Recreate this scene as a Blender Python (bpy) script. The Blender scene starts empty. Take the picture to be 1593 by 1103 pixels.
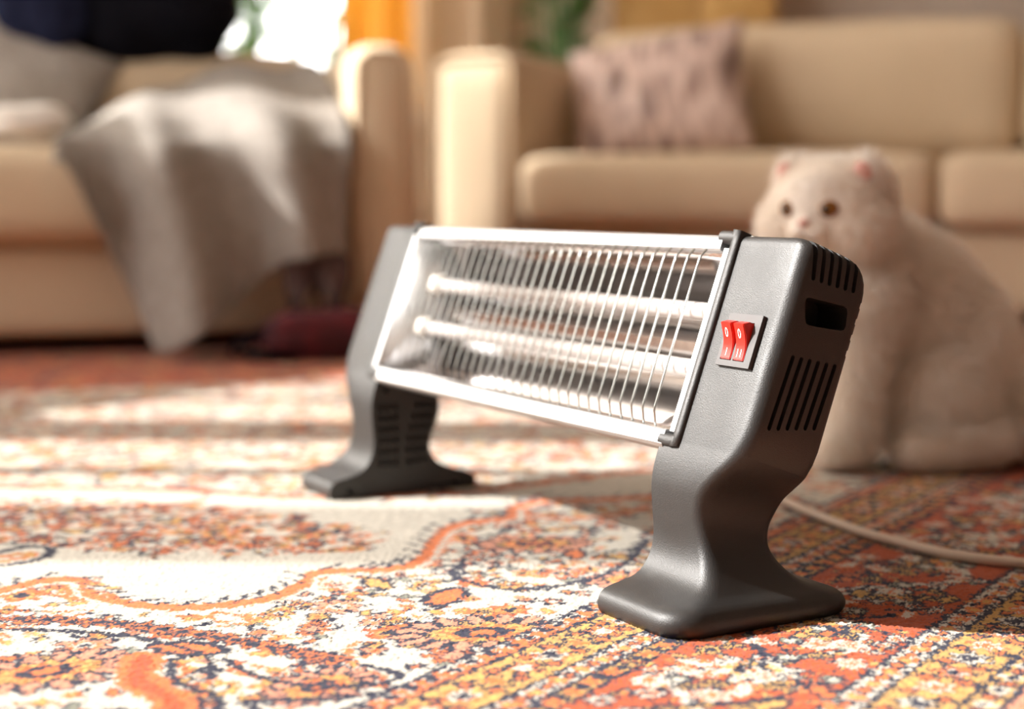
import bpy, bmesh, math, random
import numpy as np
from mathutils import Vector, Matrix, Euler

sc = bpy.context.scene
C = sc.collection
random.seed(7)
rng = np.random.default_rng(7)

# ------------------------------------------------------------------ camera, world, sun, exposure
LENS = 2380.0 / 1593.0 * 36.0
cam_d = bpy.data.cameras.new('camera')
cam_d.sensor_width = 36.0
cam_d.lens = LENS
cam_d.clip_start = 0.02
cam = bpy.data.objects.new('camera', cam_d)
C.objects.link(cam)
cam.location = (0, 0, 0.30)
cam.rotation_euler = (math.radians(90 - 5.651), 0, 0)
cam_d.dof.use_dof = True
cam_d.dof.focus_distance = 1.10
cam_d.dof.aperture_fstop = 2.7
sc.camera = cam

world = bpy.data.worlds.new('world')
sc.world = world
world.use_nodes = True
wbg = world.node_tree.nodes['Background']
wbg.inputs[0].default_value = (1.0, 0.97, 0.94, 1)
wbg.inputs[1].default_value = 5.2

SUN_K = 1.35                                   # horizontal run for one metre of drop
sun_d = bpy.data.lights.new('sun', 'SUN')
sun_d.energy = 8.0
sun_d.angle = math.radians(0.6)
sun_d.color = (1.0, 0.965, 0.92)
sun = bpy.data.objects.new('sun', sun_d)
C.objects.link(sun)
sun_dir = Vector((1.0, -0.03, -1.0 / SUN_K)).normalized()
sun.rotation_euler = sun_dir.to_track_quat('-Z', 'Y').to_euler()
sun.location = (-6, 1.5, 5)

def portal(name, loc, rot, sx, sy):                 # guides daylight sampling through a window opening
    d = bpy.data.lights.new(name, 'AREA'); d.shape = 'RECTANGLE'; d.size = sx; d.size_y = sy
    d.cycles.is_portal = True
    o = bpy.data.objects.new(name, d); C.objects.link(o); o.location = loc; o.rotation_euler = rot
for (y0_, y1_, z0_, z1_) in ((0.10, 2.05, 0.9, 2.85), (2.13, 4.60, 0.5, 3.02)):
    portal('window_daylight', (-3.14, (y0_ + y1_) / 2, (z0_ + z1_) / 2), (0, math.radians(-90), 0), z1_ - z0_, y1_ - y0_)
portal('window_daylight', (-0.79, 5.75, 1.46), (math.radians(-90), 0, 0), 0.92, 1.68)

vs = sc.view_settings
vs.view_transform = 'Standard'
vs.look = 'None'
vs.gamma = 1.0
vs.exposure = 0.58
vs.use_curve_mapping = False
sc.cycles.max_bounces = 12
sc.cycles.diffuse_bounces = 8
sc.cycles.caustics_reflective = False

# ------------------------------------------------------------------ helpers
def tag(o, label=None, cat=None, group=None, kind=None):
    if label: o['label'] = label
    if cat: o['category'] = cat
    if group: o['group'] = group
    if kind: o['kind'] = kind
    return o

def empty(name, loc=(0, 0, 0), rz=0.0):
    o = bpy.data.objects.new(name, None)
    C.objects.link(o)
    o.location = loc
    o.rotation_euler = (0, 0, rz)
    o.empty_display_size = 0.05
    return o

def obj(name, me, mat, parent=None, smooth=True, angle=40):
    if isinstance(me, bmesh.types.BMesh):
        m = bpy.data.meshes.new(name)
        bmesh.ops.recalc_face_normals(me, faces=me.faces[:])
        me.to_mesh(m); me.free(); me = m
    if mat is not None and not me.materials:
        me.materials.append(mat)
    if smooth:
        me.shade_smooth()
        if angle: me.set_sharp_from_angle(angle=math.radians(angle))
    o = bpy.data.objects.new(name, me)
    C.objects.link(o)
    if parent is not None: o.parent = parent
    return o

def mesh_from(name, verts, faces):
    me = bpy.data.meshes.new(name)
    me.from_pydata([tuple(v) for v in verts], [], faces)
    me.update()
    return me

def principled(name, col, rough=0.6, metal=0.0, **kw):
    m = bpy.data.materials.new(name)
    m.use_nodes = True
    b = m.node_tree.nodes['Principled BSDF']
    b.inputs['Base Color'].default_value = (*col, 1)
    b.inputs['Roughness'].default_value = rough
    b.inputs['Metallic'].default_value = metal
    for k, v in kw.items():
        b.inputs[k.replace('_', ' ')].default_value = v
    return m

def add_noise(m, scale=30, col2=None, bump=0.0, bscale=None, dist=0.002, detail=4, rough_var=0.0):
    nt = m.node_tree; N = nt.nodes; L = nt.links
    b = N['Principled BSDF']
    tc = N.new('ShaderNodeTexCoord')
    n = N.new('ShaderNodeTexNoise'); n.inputs['Scale'].default_value = scale; n.inputs['Detail'].default_value = detail
    L.new(tc.outputs['Object'], n.inputs['Vector'])
    if col2 is not None:
        mix = N.new('ShaderNodeMix'); mix.data_type = 'RGBA'
        mix.inputs[6].default_value = b.inputs['Base Color'].default_value
        mix.inputs[7].default_value = (*col2, 1)
        mr = N.new('ShaderNodeMapRange'); mr.inputs[1].default_value = 0.35; mr.inputs[2].default_value = 0.65
        L.new(n.outputs['Fac'], mr.inputs[0]); L.new(mr.outputs[0], mix.inputs[0])
        L.new(mix.outputs[2], b.inputs['Base Color'])
    if rough_var:
        mr2 = N.new('ShaderNodeMapRange')
        r = b.inputs['Roughness'].default_value
        mr2.inputs[1].default_value = 0.3; mr2.inputs[2].default_value = 0.7
        mr2.inputs[3].default_value = r - rough_var; mr2.inputs[4].default_value = r + rough_var
        L.new(n.outputs['Fac'], mr2.inputs[0]); L.new(mr2.outputs[0], b.inputs['Roughness'])
    if bump:
        n2 = N.new('ShaderNodeTexNoise'); n2.inputs['Scale'].default_value = bscale or scale; n2.inputs['Detail'].default_value = 3
        L.new(tc.outputs['Object'], n2.inputs['Vector'])
        bp = N.new('ShaderNodeBump'); bp.inputs['Strength'].default_value = bump; bp.inputs['Distance'].default_value = dist
        L.new(n2.outputs['Fac'], bp.inputs['Height']); L.new(bp.outputs[0], b.inputs['Normal'])
    return m

def box_bm(bm, x0, x1, y0, y1, z0, z1):
    vs_ = [bm.verts.new(p) for p in [(x0,y0,z0),(x1,y0,z0),(x1,y1,z0),(x0,y1,z0),(x0,y0,z1),(x1,y0,z1),(x1,y1,z1),(x0,y1,z1)]]
    for f in [(0,3,2,1),(4,5,6,7),(0,1,5,4),(1,2,6,5),(2,3,7,6),(3,0,4,7)]:
        bm.faces.new([vs_[i] for i in f])

def box(name, x0, x1, y0, y1, z0, z1, mat, parent=None, bev=0.0):
    bm = bmesh.new(); box_bm(bm, x0, x1, y0, y1, z0, z1)
    if bev: bmesh.ops.bevel(bm, geom=bm.edges[:], offset=bev, segments=3, affect='EDGES', profile=0.5)
    return obj(name, bm, mat, parent)

def soft_box(name, size, loc, r, mat, parent=None, n=10, puff=(0, 0, 0), wrinkle=0.0, seed=0):
    """rounded upholstered box, loc = centre; puff = bulge in metres on the x, y, z faces"""
    bm = bmesh.new()
    bmesh.ops.create_cube(bm, size=2.0)
    bmesh.ops.subdivide_edges(bm, edges=bm.edges[:], cuts=n, use_grid_fill=True)
    h = [s / 2 for s in size]
    rr = random.Random(seed); ph = [rr.uniform(0, 6.28) for _ in range(6)]
    for v in bm.verts:
        c = [v.co[i] for i in range(3)]
        p = []
        for i in range(3):               # crowd the grid near the edges so the rounding is smooth
            a = c[i]; a = math.copysign(1 - (1 - abs(a)) ** 1.6, a) if abs(a) < 1 else a
            p.append(a * h[i])
        q = [max(-(h[i] - r), min(h[i] - r, p[i])) for i in range(3)]
        d = Vector([p[i] - q[i] for i in range(3)])
        if d.length > 1e-9:
            d = d.normalized() * r
        out = Vector(q) + d
        for i in range(3):
            if puff[i]:
                j, k = (i + 1) % 3, (i + 2) % 3
                w = (1 - min(1, abs(out[j]) / h[j]) ** 2) * (1 - min(1, abs(out[k]) / h[k]) ** 2)
                out[i] += math.copysign(puff[i] * w * (abs(out[i]) / h[i]), out[i])
        if wrinkle:
            s = math.sin(out.x * 14 + ph[0]) * math.sin(out.y * 11 + ph[1]) + 0.6 * math.sin(out.z * 17 + out.x * 9 + ph[2])
            out += Vector(c).normalized() * wrinkle * s
        v.co = out + Vector(loc)
    return obj(name, bm, mat, parent, angle=0)

def tube_mesh(name, pts, rad, seg=8, closed=False):
    pts = [Vector(p) for p in pts]; n = len(pts)
    verts = []; faces = []
    up = None
    for i, p in enumerate(pts):
        if closed: t = pts[(i + 1) % n] - pts[i - 1]
        else: t = pts[min(i + 1, n - 1)] - pts[max(i - 1, 0)]
        t.normalize()
        if up is None:
            up = t.orthogonal().normalized()
        else:
            up = (up - t * up.dot(t)); up.normalize()
        b = t.cross(up)
        r = rad[i] if hasattr(rad, '__len__') else rad
        for k in range(seg):
            a = 2 * math.pi * k / seg
            verts.append(p + (up * math.cos(a) + b * math.sin(a)) * r)
    m = n if closed else n - 1
    for i in range(m):
        j = (i + 1) % n
        for k in range(seg):
            k2 = (k + 1) % seg
            faces.append((i * seg + k, i * seg + k2, j * seg + k2, j * seg + k))
    if not closed:
        faces.append(tuple(range(seg))[::-1]); faces.append(tuple((n - 1) * seg + k for k in range(seg)))
    return mesh_from(name, verts, faces)

def catmull(P, sub):
    P = np.array(P, float); out = []
    n = len(P)
    for i in range(n - 1):
        p0 = P[max(i - 1, 0)]; p1 = P[i]; p2 = P[i + 1]; p3 = P[min(i + 2, n - 1)]
        for t in np.linspace(0, 1, sub, endpoint=False):
            out.append(0.5 * ((2 * p1) + (-p0 + p2) * t + (2 * p0 - 5 * p1 + 4 * p2 - p3) * t * t + (-p0 + 3 * p1 - 3 * p2 + p3) * t ** 3))
    out.append(P[-1])
    return np.array(out)

def linear(P, sub):
    P = np.array(P, float); out = []
    for i in range(len(P) - 1):
        for t in np.linspace(0, 1, sub, endpoint=False):
            out.append(P[i] * (1 - t) + P[i + 1] * t)
    out.append(P[-1]); return np.array(out)

def baked(o):
    """evaluated copy of an object's mesh (its modifiers applied)"""
    dg = bpy.context.evaluated_depsgraph_get(); dg.update()
    return bpy.data.meshes.new_from_object(o.evaluated_get(dg))

# ------------------------------------------------------------------ materials
M = {}
M['plaster'] = add_noise(principled('plaster', (0.66, 0.57, 0.49), 0.9), 4, (0.62, 0.53, 0.45), 0.1, 60)
M['taupe'] = add_noise(principled('taupe_paint', (0.30, 0.25, 0.21), 0.9), 4, (0.27, 0.225, 0.19))
M['ceiling'] = principled('ceiling_paint', (0.80, 0.75, 0.68), 0.9)
M['floor'] = add_noise(principled('wood_floor', (0.30, 0.13, 0.06), 0.5), 8, (0.22, 0.09, 0.04), 0.1, 40)
M['sofa'] = add_noise(principled('beige_upholstery', (0.66, 0.53, 0.37), 0.9), 5, (0.62, 0.495, 0.34), 0.25, 900, 0.001)
M['dark'] = principled('dark_gap', (0.03, 0.02, 0.018), 0.8)
M['wood_dark'] = add_noise(principled('dark_wood', (0.10, 0.05, 0.03), 0.5), 20, (0.07, 0.035, 0.02))
M['plastic'] = add_noise(principled('black_plastic', (0.022, 0.021, 0.0205), 0.45, Specular_IOR_Level=0.6), 22, None, 0.45, 1300, 0.0006, rough_var=0.08)
M['plastic_switch'] = principled('switch_plastic', (0.075, 0.07, 0.07), 0.5)
M['red'] = principled('red_rocker', (0.62, 0.022, 0.012), 0.38)
M['white_print'] = principled('white_print', (0.9, 0.88, 0.85), 0.5)
M['chrome'] = add_noise(principled('polished_sheet', (0.74, 0.70, 0.685), 0.13, 1.0), 6, None, 0.04, 9, 0.004)
M['alu'] = principled('bright_aluminium', (0.66, 0.67, 0.68), 0.42, 1.0)
M['wire'] = principled('chromed_wire', (0.50, 0.51, 0.49), 0.25, 1.0)
M['quartz'] = principled('frosted_quartz', (0.55, 0.50, 0.475), 0.25)
M['ceramic'] = principled('ceramic_end', (0.75, 0.68, 0.6), 0.5)
M['steel'] = principled('screw_steel', (0.7, 0.7, 0.68), 0.25, 1.0)
M['cord'] = principled('cord_rubber', (0.62, 0.50, 0.40), 0.5)
M['throw'] = add_noise(principled('grey_wool', (0.32, 0.29, 0.26), 0.95), 45, (0.25, 0.225, 0.20), 0.4, 350, 0.003)
M['fringe'] = add_noise(principled('dark_fringe', (0.16, 0.11, 0.10), 0.95), 30, (0.10, 0.06, 0.06))
M['greycush'] = add_noise(principled('grey_knit', (0.36, 0.33, 0.30), 0.95), 60, (0.30, 0.27, 0.245), 0.5, 200, 0.003)
M['navy'] = add_noise(principled('black_cloth', (0.004, 0.004, 0.007), 1.0, Specular_IOR_Level=0.1), 10, (0.007, 0.007, 0.011))
M['denim'] = add_noise(principled('denim', (0.022, 0.028, 0.065), 1.0, Specular_IOR_Level=0.1), 25, (0.010, 0.012, 0.03))
M['redbag'] = add_noise(principled('dark_red_cloth', (0.11, 0.006, 0.012), 0.8), 18, (0.03, 0.004, 0.008))
M['ochre'] = add_noise(principled('ochre_curtain', (0.72, 0.36, 0.06), 0.85), 6, (0.62, 0.29, 0.045))
M['sandcurt'] = add_noise(principled('sand_curtain', (0.62, 0.47, 0.32), 0.9), 4, (0.55, 0.41, 0.28))
M['pot'] = principled('white_pot', (0.85, 0.83, 0.78), 0.3)
M['soil'] = principled('soil', (0.03, 0.02, 0.012), 0.95)
M['leaf'] = add_noise(principled('leaf', (0.06, 0.25, 0.035), 0.4), 9, (0.02, 0.11, 0.02))
M['leaf_light'] = add_noise(principled('leaf_light', (0.16, 0.36, 0.04), 0.45), 9, (0.09, 0.25, 0.03))
M['frame'] = principled('window_paint', (0.75, 0.70, 0.62), 0.5)
M['honey'] = add_noise(principled('honey_wood', (0.78, 0.50, 0.19), 0.5), 6, (0.66, 0.39, 0.13))

def glass_mat():
    m = principled('window_glass', (1, 1, 1), 0.0)
    b = m.node_tree.nodes['Principled BSDF']
    b.inputs['Transmission Weight'].default_value = 1.0
    b.inputs['IOR'].default_value = 1.02
    return m
M['glass'] = glass_mat()
def sheer_mat():
    m = bpy.data.materials.new('sun_dimming_voile'); m.use_nodes = True
    nt = m.node_tree; nt.nodes.clear()
    o = nt.nodes.new('ShaderNodeOutputMaterial'); mx = nt.nodes.new('ShaderNodeMixShader'); mx.inputs[0].default_value = 0.58
    t = nt.nodes.new('ShaderNodeBsdfTransparent'); d = nt.nodes.new('ShaderNodeBsdfTranslucent'); d.inputs[0].default_value = (0.88, 0.84, 0.78, 1)
    nt.links.new(t.outputs[0], mx.inputs[1]); nt.links.new(d.outputs[0], mx.inputs[2]); nt.links.new(mx.outputs[0], o.inputs[0])
    return m
M['sheer'] = sheer_mat()
def cloth_light(name, col, fac):                      # woven curtain cloth that lets daylight glow through
    m = bpy.data.materials.new(name); m.use_nodes = True
    nt = m.node_tree; nt.nodes.clear()
    o = nt.nodes.new('ShaderNodeOutputMaterial'); mx = nt.nodes.new('ShaderNodeMixShader'); mx.inputs[0].default_value = fac
    d = nt.nodes.new('ShaderNodeBsdfDiffuse'); t = nt.nodes.new('ShaderNodeBsdfTranslucent')
    for q in (d, t): q.inputs[0].default_value = (*col, 1)
    nt.links.new(d.outputs[0], mx.inputs[1]); nt.links.new(t.outputs[0], mx.inputs[2]); nt.links.new(mx.outputs[0], o.inputs[0])
    return m
M['offwhite'] = cloth_light('sun_mask_cloth', (0.86, 0.82, 0.75), 0.75)  # for the added window mask and panel, translucent to brighten the room
M['ochre'] = cloth_light('ochre_curtain', (0.80, 0.50, 0.12), 0.45)
M['sandcurt'] = cloth_light('sand_curtain', (0.68, 0.54, 0.38), 0.4)

# ------------------------------------------------------------------ the room
WX = -3.0; BY = 5.6; CEIL = 3.15
tag(box('floor', WX, 3.2, -1.2, BY, -0.06, -0.012, M['floor']), kind='structure')
tag(box('ceiling', WX, 3.2, -1.2, BY, CEIL, CEIL + 0.1, M['ceiling']), kind='structure')

def wall_boxes(name, axis, pos, thick, a0, a1, holes, mat):
    """wall with rectangular holes (a_lo, a_hi, z_lo, z_hi), sorted along a"""
    bm = bmesh.new()
    def put(p0, p1, z0, z1):
        if p1 - p0 < 1e-4 or z1 - z0 < 1e-4: return
        if axis == 'x': box_bm(bm, pos - thick, pos, p0, p1, z0, z1)
        else: box_bm(bm, p0, p1, pos, pos + thick, z0, z1)
    cur = a0
    for (l, h, zl, zh) in holes:
        put(cur, l, -0.012, CEIL); put(l, h, -0.012, zl); put(l, h, zh, CEIL); cur = h
    put(cur, a1, -0.012, CEIL)
    return tag(obj(name, bm, mat, smooth=False), kind='structure')

WIN_A = (0.10, 2.05, 0.9, 2.85)  # both left windows are unseen, openings sized to place the sun patches
WIN_B = (2.13, 4.60, 0.5, 3.02)
wall_boxes('wall_left', 'x', WX, 0.16, -1.2, BY, [WIN_A, WIN_B], M['plaster'])
wall_boxes('wall_right', 'x', 3.36, 0.16, -1.2, BY, [], M['taupe'])
wall_boxes('wall_front', 'y', -1.36, 0.16, WX, 3.2, [], M['taupe'])
WIN_C = (-1.25, -0.33, 0.62, 2.3)
wall_boxes('wall_back', 'y', BY, 0.16, WX, 3.2, [WIN_C], M['plaster'])

def window_left(name, w, mull, rails):
    y0, y1, z0, z1 = w
    bm = bmesh.new()
    x0, x1 = WX - 0.11, WX - 0.05
    f = 0.05
    box_bm(bm, x0, x1, y0, y1, z0, z0 + f); box_bm(bm, x0, x1, y0, y1, z1 - f, z1)
    box_bm(bm, x0, x1, y0, y0 + f, z0, z1); box_bm(bm, x0, x1, y1 - f, y1, z0, z1)
    root = tag(obj(name, bm, M['frame'], smooth=False), kind='structure')
    for (c, wd) in mull:
        box('mullion', x0, x1, c - wd / 2, c + wd / 2, z0, z1, M['frame'], root)  # unseen bars, spaced to stripe the sunlight on the rug
    for (c, wd) in rails:
        box('glazing_bar', x0, x1, y0, y1, c - wd / 2, c + wd / 2, M['frame'], root)
    return root

wa = window_left('window_1', WIN_A, [(1.78, 0.04)], [])
box('sun_block_panel', WX - 0.03, WX - 0.02, 1.44, 2.05, 2.44, 2.86, M['offwhite'], wa)  # added out of view to keep direct sun off the cat
def sheer_mesh(y0, y1, z0, z1):
    ys = np.linspace(y0, y1, 60); v = []
    for y in ys: v += [(WX + 0.03 + 0.03 * math.sin(y * 70), y, z0), (WX + 0.03 + 0.03 * math.sin(y * 70), y, z1)]
    return mesh_from('sun_dimming_sheer', v, [(2 * i, 2 * i + 2, 2 * i + 3, 2 * i + 1) for i in range(59)])
obj('sun_dimming_sheer', sheer_mesh(1.34, 1.58, 0.6, 2.9), M['sheer'], wa, angle=0)  # added out of view to half-shade a band of the rug
wb = window_left('window_2', WIN_B, [(2.42, 0.045), (2.62, 0.035), (2.88, 0.05), (3.50, 0.06)], [])
# added cloth in the unseen second window, top edge cut to shape sun patches
def sun_mask_mesh():
    top = [(2.10, 1.64), (2.28, 1.70), (2.62, 1.88), (2.95, 2.05), (3.12, 2.12), (3.17, 1.95), (3.18, 1.86), (3.27, 1.86), (3.28, 2.3), (3.33, 3.0), (4.0, 3.0), (4.05, 2.85), (4.10, 2.46), (4.14, 2.1), (4.62, 1.6)]
    ys = np.linspace(2.10, 4.62, 240); v = []; fc = []
    zt = np.interp(ys, [t[0] for t in top], [t[1] for t in top])
    for i, y in enumerate(ys):
        for j, q in enumerate(np.linspace(0, 1, 6)):
            v.append((WX + 0.06 + 0.02 * math.sin(y * 38), y, zt[i] * (1 - q) + 0.05 * q))
    for i in range(239):
        for j in range(5):
            fc.append((i * 6 + j, i * 6 + j + 1, i * 6 + j + 7, i * 6 + j + 6))
    return mesh_from('sun_mask', v, fc)
obj('sun_mask', sun_mask_mesh(), M['offwhite'], wb, angle=0)

bm = bmesh.new()
x0, x1, z0, z1 = WIN_C
f = 0.05
for b_ in [(x0, x1, z0, z0 + f), (x0, x1, z1 - f, z1), (x0, x0 + f, z0, z1), (x1 - f, x1, z0, z1), ((x0 + x1) / 2 - .02, (x0 + x1) / 2 + .02, z0, z1)]:
    box_bm(bm, b_[0], b_[1], BY + 0.05, BY + 0.11, b_[2], b_[3])
wc = tag(obj('window_3', bm, M['frame'], smooth=False), kind='structure')
box('window_sill', x0 - 0.06, x1 + 0.06, BY - 0.16, BY + 0.05, z0 - 0.035, z0, M['frame'], wc, bev=0.006)
box('pane', x0 + f, (x0 + x1) / 2 - .02, BY + 0.075, BY + 0.081, z0 + f, z1 - f, M['glass'], wc)
box('pane', (x0 + x1) / 2 + .02, x1 - f, BY + 0.075, BY + 0.081, z0 + f, z1 - f, M['glass'], wc)
tag(box('baseboard_back', WX, 3.2, BY - 0.02, BY, -0.012, 0.09, M['frame']), kind='structure')

# ------------------------------------------------------------------ rug (pattern woven as a colour per knot)
PAL = dict(cream=(0.475, 0.44, 0.375), orange=(0.50, 0.125, 0.030), ochre=(0.475, 0.27, 0.075), navy=(0.006, 0.007, 0.026),
           red=(0.32, 0.045, 0.02), pink=(0.50, 0.21, 0.125), sage=(0.20, 0.20, 0.15), rust=(0.36, 0.062, 0.013))
NAMES = list(PAL)
PALA = np.array([PAL[k] for k in NAMES], np.float32)
IX = {k: i for i, k in enumerate(NAMES)}
RX0, RX1, RY0, RY1, RS = -1.95, 1.75, 0.45, 4.0, 0.0015
nx = int((RX1 - RX0) / RS); ny = int((RY1 - RY0) / RS)
img = np.full((ny, nx), IX['cream'], np.uint8)
BD = np.array([0.55, 0.835]); BN = np.array([0.835, -0.55])      # along and across the border

def win(cx, cy, r):
    i0 = max(0, int((cx - r - RX0) / RS)); i1 = min(nx, int((cx + r - RX0) / RS) + 2)
    j0 = max(0, int((cy - r - RY0) / RS)); j1 = min(ny, int((cy + r - RY0) / RS) + 2)
    if i1 <= i0 or j1 <= j0: return None
    X = RX0 + (np.arange(i0, i1) + .5) * RS - cx; Y = RY0 + (np.arange(j0, j1) + .5) * RS - cy
    return (slice(j0, j1), slice(i0, i1)), X[None, :], Y[:, None]

def rosette(cx, cy, r, k, cols, rot=0.0, asp=1.0, ori=0.0):
    w = win(cx, cy, r * 1.3)
    if w is None: return
    sl, X, Y = w
    c, s = math.cos(ori), math.sin(ori)
    U = X * c + Y * s; V = (-X * s + Y * c) * asp
    R = np.sqrt(U * U + V * V); T = np.arctan2(V, U)
    pet = 0.78 + 0.22 * np.cos(k * T + rot)
    sub = img[sl]
    e = max(0.0036, r * 0.15)
    sub[R < r * pet + e] = IX[cols[0]]
    sub[R < r * pet] = IX[cols[1]]
    if len(cols) > 2: sub[R < r * 0.62 * (0.8 + 0.2 * np.cos(k * T + rot))] = IX[cols[2]]
    if len(cols) > 3: sub[R < r * 0.36] = IX[cols[3]]
    if len(cols) > 4: sub[R < r * 0.17] = IX[cols[4]]

def stroke(P, wd, col, teeth=None):
    P = np.asarray(P, float)
    seg = np.r_[0, np.cumsum(np.hypot(*np.diff(P, axis=0).T))]
    n = max(2, int(seg[-1] / (RS * 0.7)))
    t = np.linspace(0, seg[-1], n)
    x = np.interp(t, seg, P[:, 0]); y = np.interp(t, seg, P[:, 1])
    hw = max(0, int(round(wd / 2 / RS)))
    i = ((x - RX0) / RS).astype(int); j = ((y - RY0) / RS).astype(int)
    for di in range(-hw, hw + 1):
        for dj in range(-hw, hw + 1):
            if di * di + dj * dj <= hw * hw + 0.5:
                a = np.clip(i + di, 0, nx - 1); b = np.clip(j + dj, 0, ny - 1)
                img[b, a] = IX[col]

def leaf(cx, cy, l, wd, ori, cols):
    w = win(cx, cy, l)
    if w is None: return
    sl, X, Y = w
    c, s = math.cos(ori), math.sin(ori)
    U = (X * c + Y * s) / l; V = (-X * s + Y * c) / wd
    f_ = np.abs(V) - (1 - U * U) * 0.5
    sub = img[sl]
    sub[(f_ < 0.16) & (np.abs(U) < 1)] = IX[cols[0]]
    sub[(f_ < -0.12) & (np.abs(U) < 0.85)] = IX[cols[1]]

FL = [('navy', 'orange', 'cream', 'navy', 'ochre'), ('navy', 'ochre', 'orange', 'navy', 'cream'), ('navy', 'pink', 'orange', 'cream', 'navy'),
      ('orange', 'ochre', 'navy', 'cream'), ('navy', 'cream', 'orange', 'navy'), ('orange', 'cream', 'navy', 'orange'), ('navy', 'orange', 'navy', 'pink'),
      ('rust', 'orange', 'ochre', 'navy')]

def scatter(mask_fn, n, rmin, rmax, spacing, bb=(RX0, RX1, RY0, RY1), tries=25):
    placed = []; cell = {}
    cs = rmax * 2.4
    count = 0
    for _ in range(n * tries):
        if count >= n: break
        x = random.uniform(bb[0], bb[1]); y = random.uniform(bb[2], bb[3])
        if not mask_fn(x, y): continue
        r = random.uniform(rmin, rmax)
        ci, cj = int(x / cs + 1000), int(y / cs + 1000); ok = True
        for a in (-1, 0, 1):
            for b in (-1, 0, 1):
                for (px, py, pr) in cell.get((ci + a, cj + b), ()):
                    if (px - x) ** 2 + (py - y) ** 2 < (spacing * (pr + r)) ** 2: ok = False; break
                if not ok: break
            if not ok: break
        if not ok: continue
        cell.setdefault((ci, cj), []).append((x, y, r)); placed.append((x, y, r)); count += 1
    return placed

def draw_flowers(pl, flowers=FL, stems=True):
    for (x, y, r) in pl:
        if stems:
            for _ in range(random.choice((1, 2, 2, 3))):
                a = random.uniform(0, 6.283); b = random.uniform(-2.2, 2.2); L = r * random.uniform(2.2, 3.8)
                P = [(x, y)]
                for q in range(9):
                    a += b / 9; P.append((P[-1][0] + math.cos(a) * L / 9, P[-1][1] + math.sin(a) * L / 9))
                stroke(P, 0.0045, random.choice(('navy', 'navy', 'navy', 'orange')))
                for q in (4, 7):
                    leaf(P[q][0], P[q][1], r * 0.45, r * 0.4, a + 1.0 + random.uniform(-.5, .5), random.choice((('navy', 'orange'), ('navy', 'sage'), ('orange', 'ochre'), ('navy', 'ochre'))))
    for (x, y, r) in pl:
        t = random.random()
        if t < 0.62:
            rosette(x, y, r, random.choice((5, 6, 8)), random.choice(flowers), random.uniform(0, 6), 1.0)
        elif t < 0.85:
            o_ = random.uniform(0, 3.14)
            rosette(x, y, r * 1.35, random.choice((7, 9, 11)), random.choice(flowers), 0, 1.9, o_)
        else:
            leaf(x, y, r * 1.5, r * 1.3, random.uniform(0, 3.14), random.choice((('navy', 'orange'), ('navy', 'ochre'), ('orange', 'cream'))))

# zones -------------------------------------------------------------
SCALLOP = catmull([(-1.30, 1.10), (-1.02, 1.17), (-0.90, 1.20), (-0.72, 1.12), (-0.56, 1.10), (-0.424, 1.150), (-0.398, 1.164), (-0.377, 1.194), (-0.353, 1.199), (-0.330, 1.154), (-0.262, 1.117), (-0.193, 1.135),
                   (-0.161, 1.188), (-0.156, 1.226), (-0.104, 1.235), (-0.074, 1.272), (-0.062, 1.368), (-0.046, 1.415), (0.002, 1.448), (0.006, 1.495),
                   (0.035, 1.528), (0.087, 1.534), (0.160, 1.56), (0.215, 1.62), (0.225, 1.70)], 10)
UPPER = catmull([(-1.30, 1.62), (-0.95, 1.56), (-0.60, 1.60), (-0.36, 1.585), (-0.25, 1.55), (-0.207, 1.545), (-0.064, 1.563), (-0.038, 1.575), (-0.011, 1.592), (0.07, 1.65), (0.145, 1.70), (0.225, 1.72)], 10)
sx_ = SCALLOP[:, 0]
def in_cream(x, y):
    if not (-1.3 < x < 0.22): return False
    d = np.hypot(SCALLOP[:, 0] - x, SCALLOP[:, 1] - y); i = int(np.argmin(d))
    a = SCALLOP[max(i - 2, 0)]; b = SCALLOP[min(i + 2, len(SCALLOP) - 1)]
    if (b[0] - a[0]) * (y - a[1]) - (b[1] - a[1]) * (x - a[0]) < 0: return False
    return y < np.interp(x, UPPER[:, 0], UPPER[:, 1])
def qof(x, y): return BN[0] * x + BN[1] * y
QF = -0.572
def dense_zone(x, y):
    if qof(x, y) > QF - 0.008: return False
    return not in_cream(x, y)
big = scatter(dense_zone, 3600, 0.010, 0.022, 1.12)
draw_flowers(big)
small = scatter(dense_zone, 14000, 0.0045, 0.009, 0.85)
for (x, y, r) in small:
    w = win(x, y, r)
    sub = img[w[0]] if w else None
    if sub is None or (sub == IX['cream']).mean() < 0.6: continue
    t = random.random()
    if t < .45: rosette(x, y, r, 5, random.choice(FL[:5])[:3], random.uniform(0, 6))
    elif t < .8: leaf(x, y, r * 1.3, r, random.uniform(0, 3.14), random.choice((('navy', 'ochre'), ('orange', 'ochre'), ('navy', 'orange'), ('ochre', 'pink'))))
    else:
        a = random.uniform(0, 6.28); stroke([(x, y), (x + r * math.cos(a), y + r * math.sin(a)), (x + 2 * r * math.cos(a + .6), y + 2 * r * math.sin(a + .6))], 0.003, 'navy')
yy = RY0 + (np.arange(ny) + .5) * RS; xx = RX0 + (np.arange(nx) + .5) * RS
far = (yy[:, None] > 2.60 + 0.35 * (xx[None, :] + 0.3)) & (img == IX['cream'])
img[far] = IX['rust']
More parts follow.
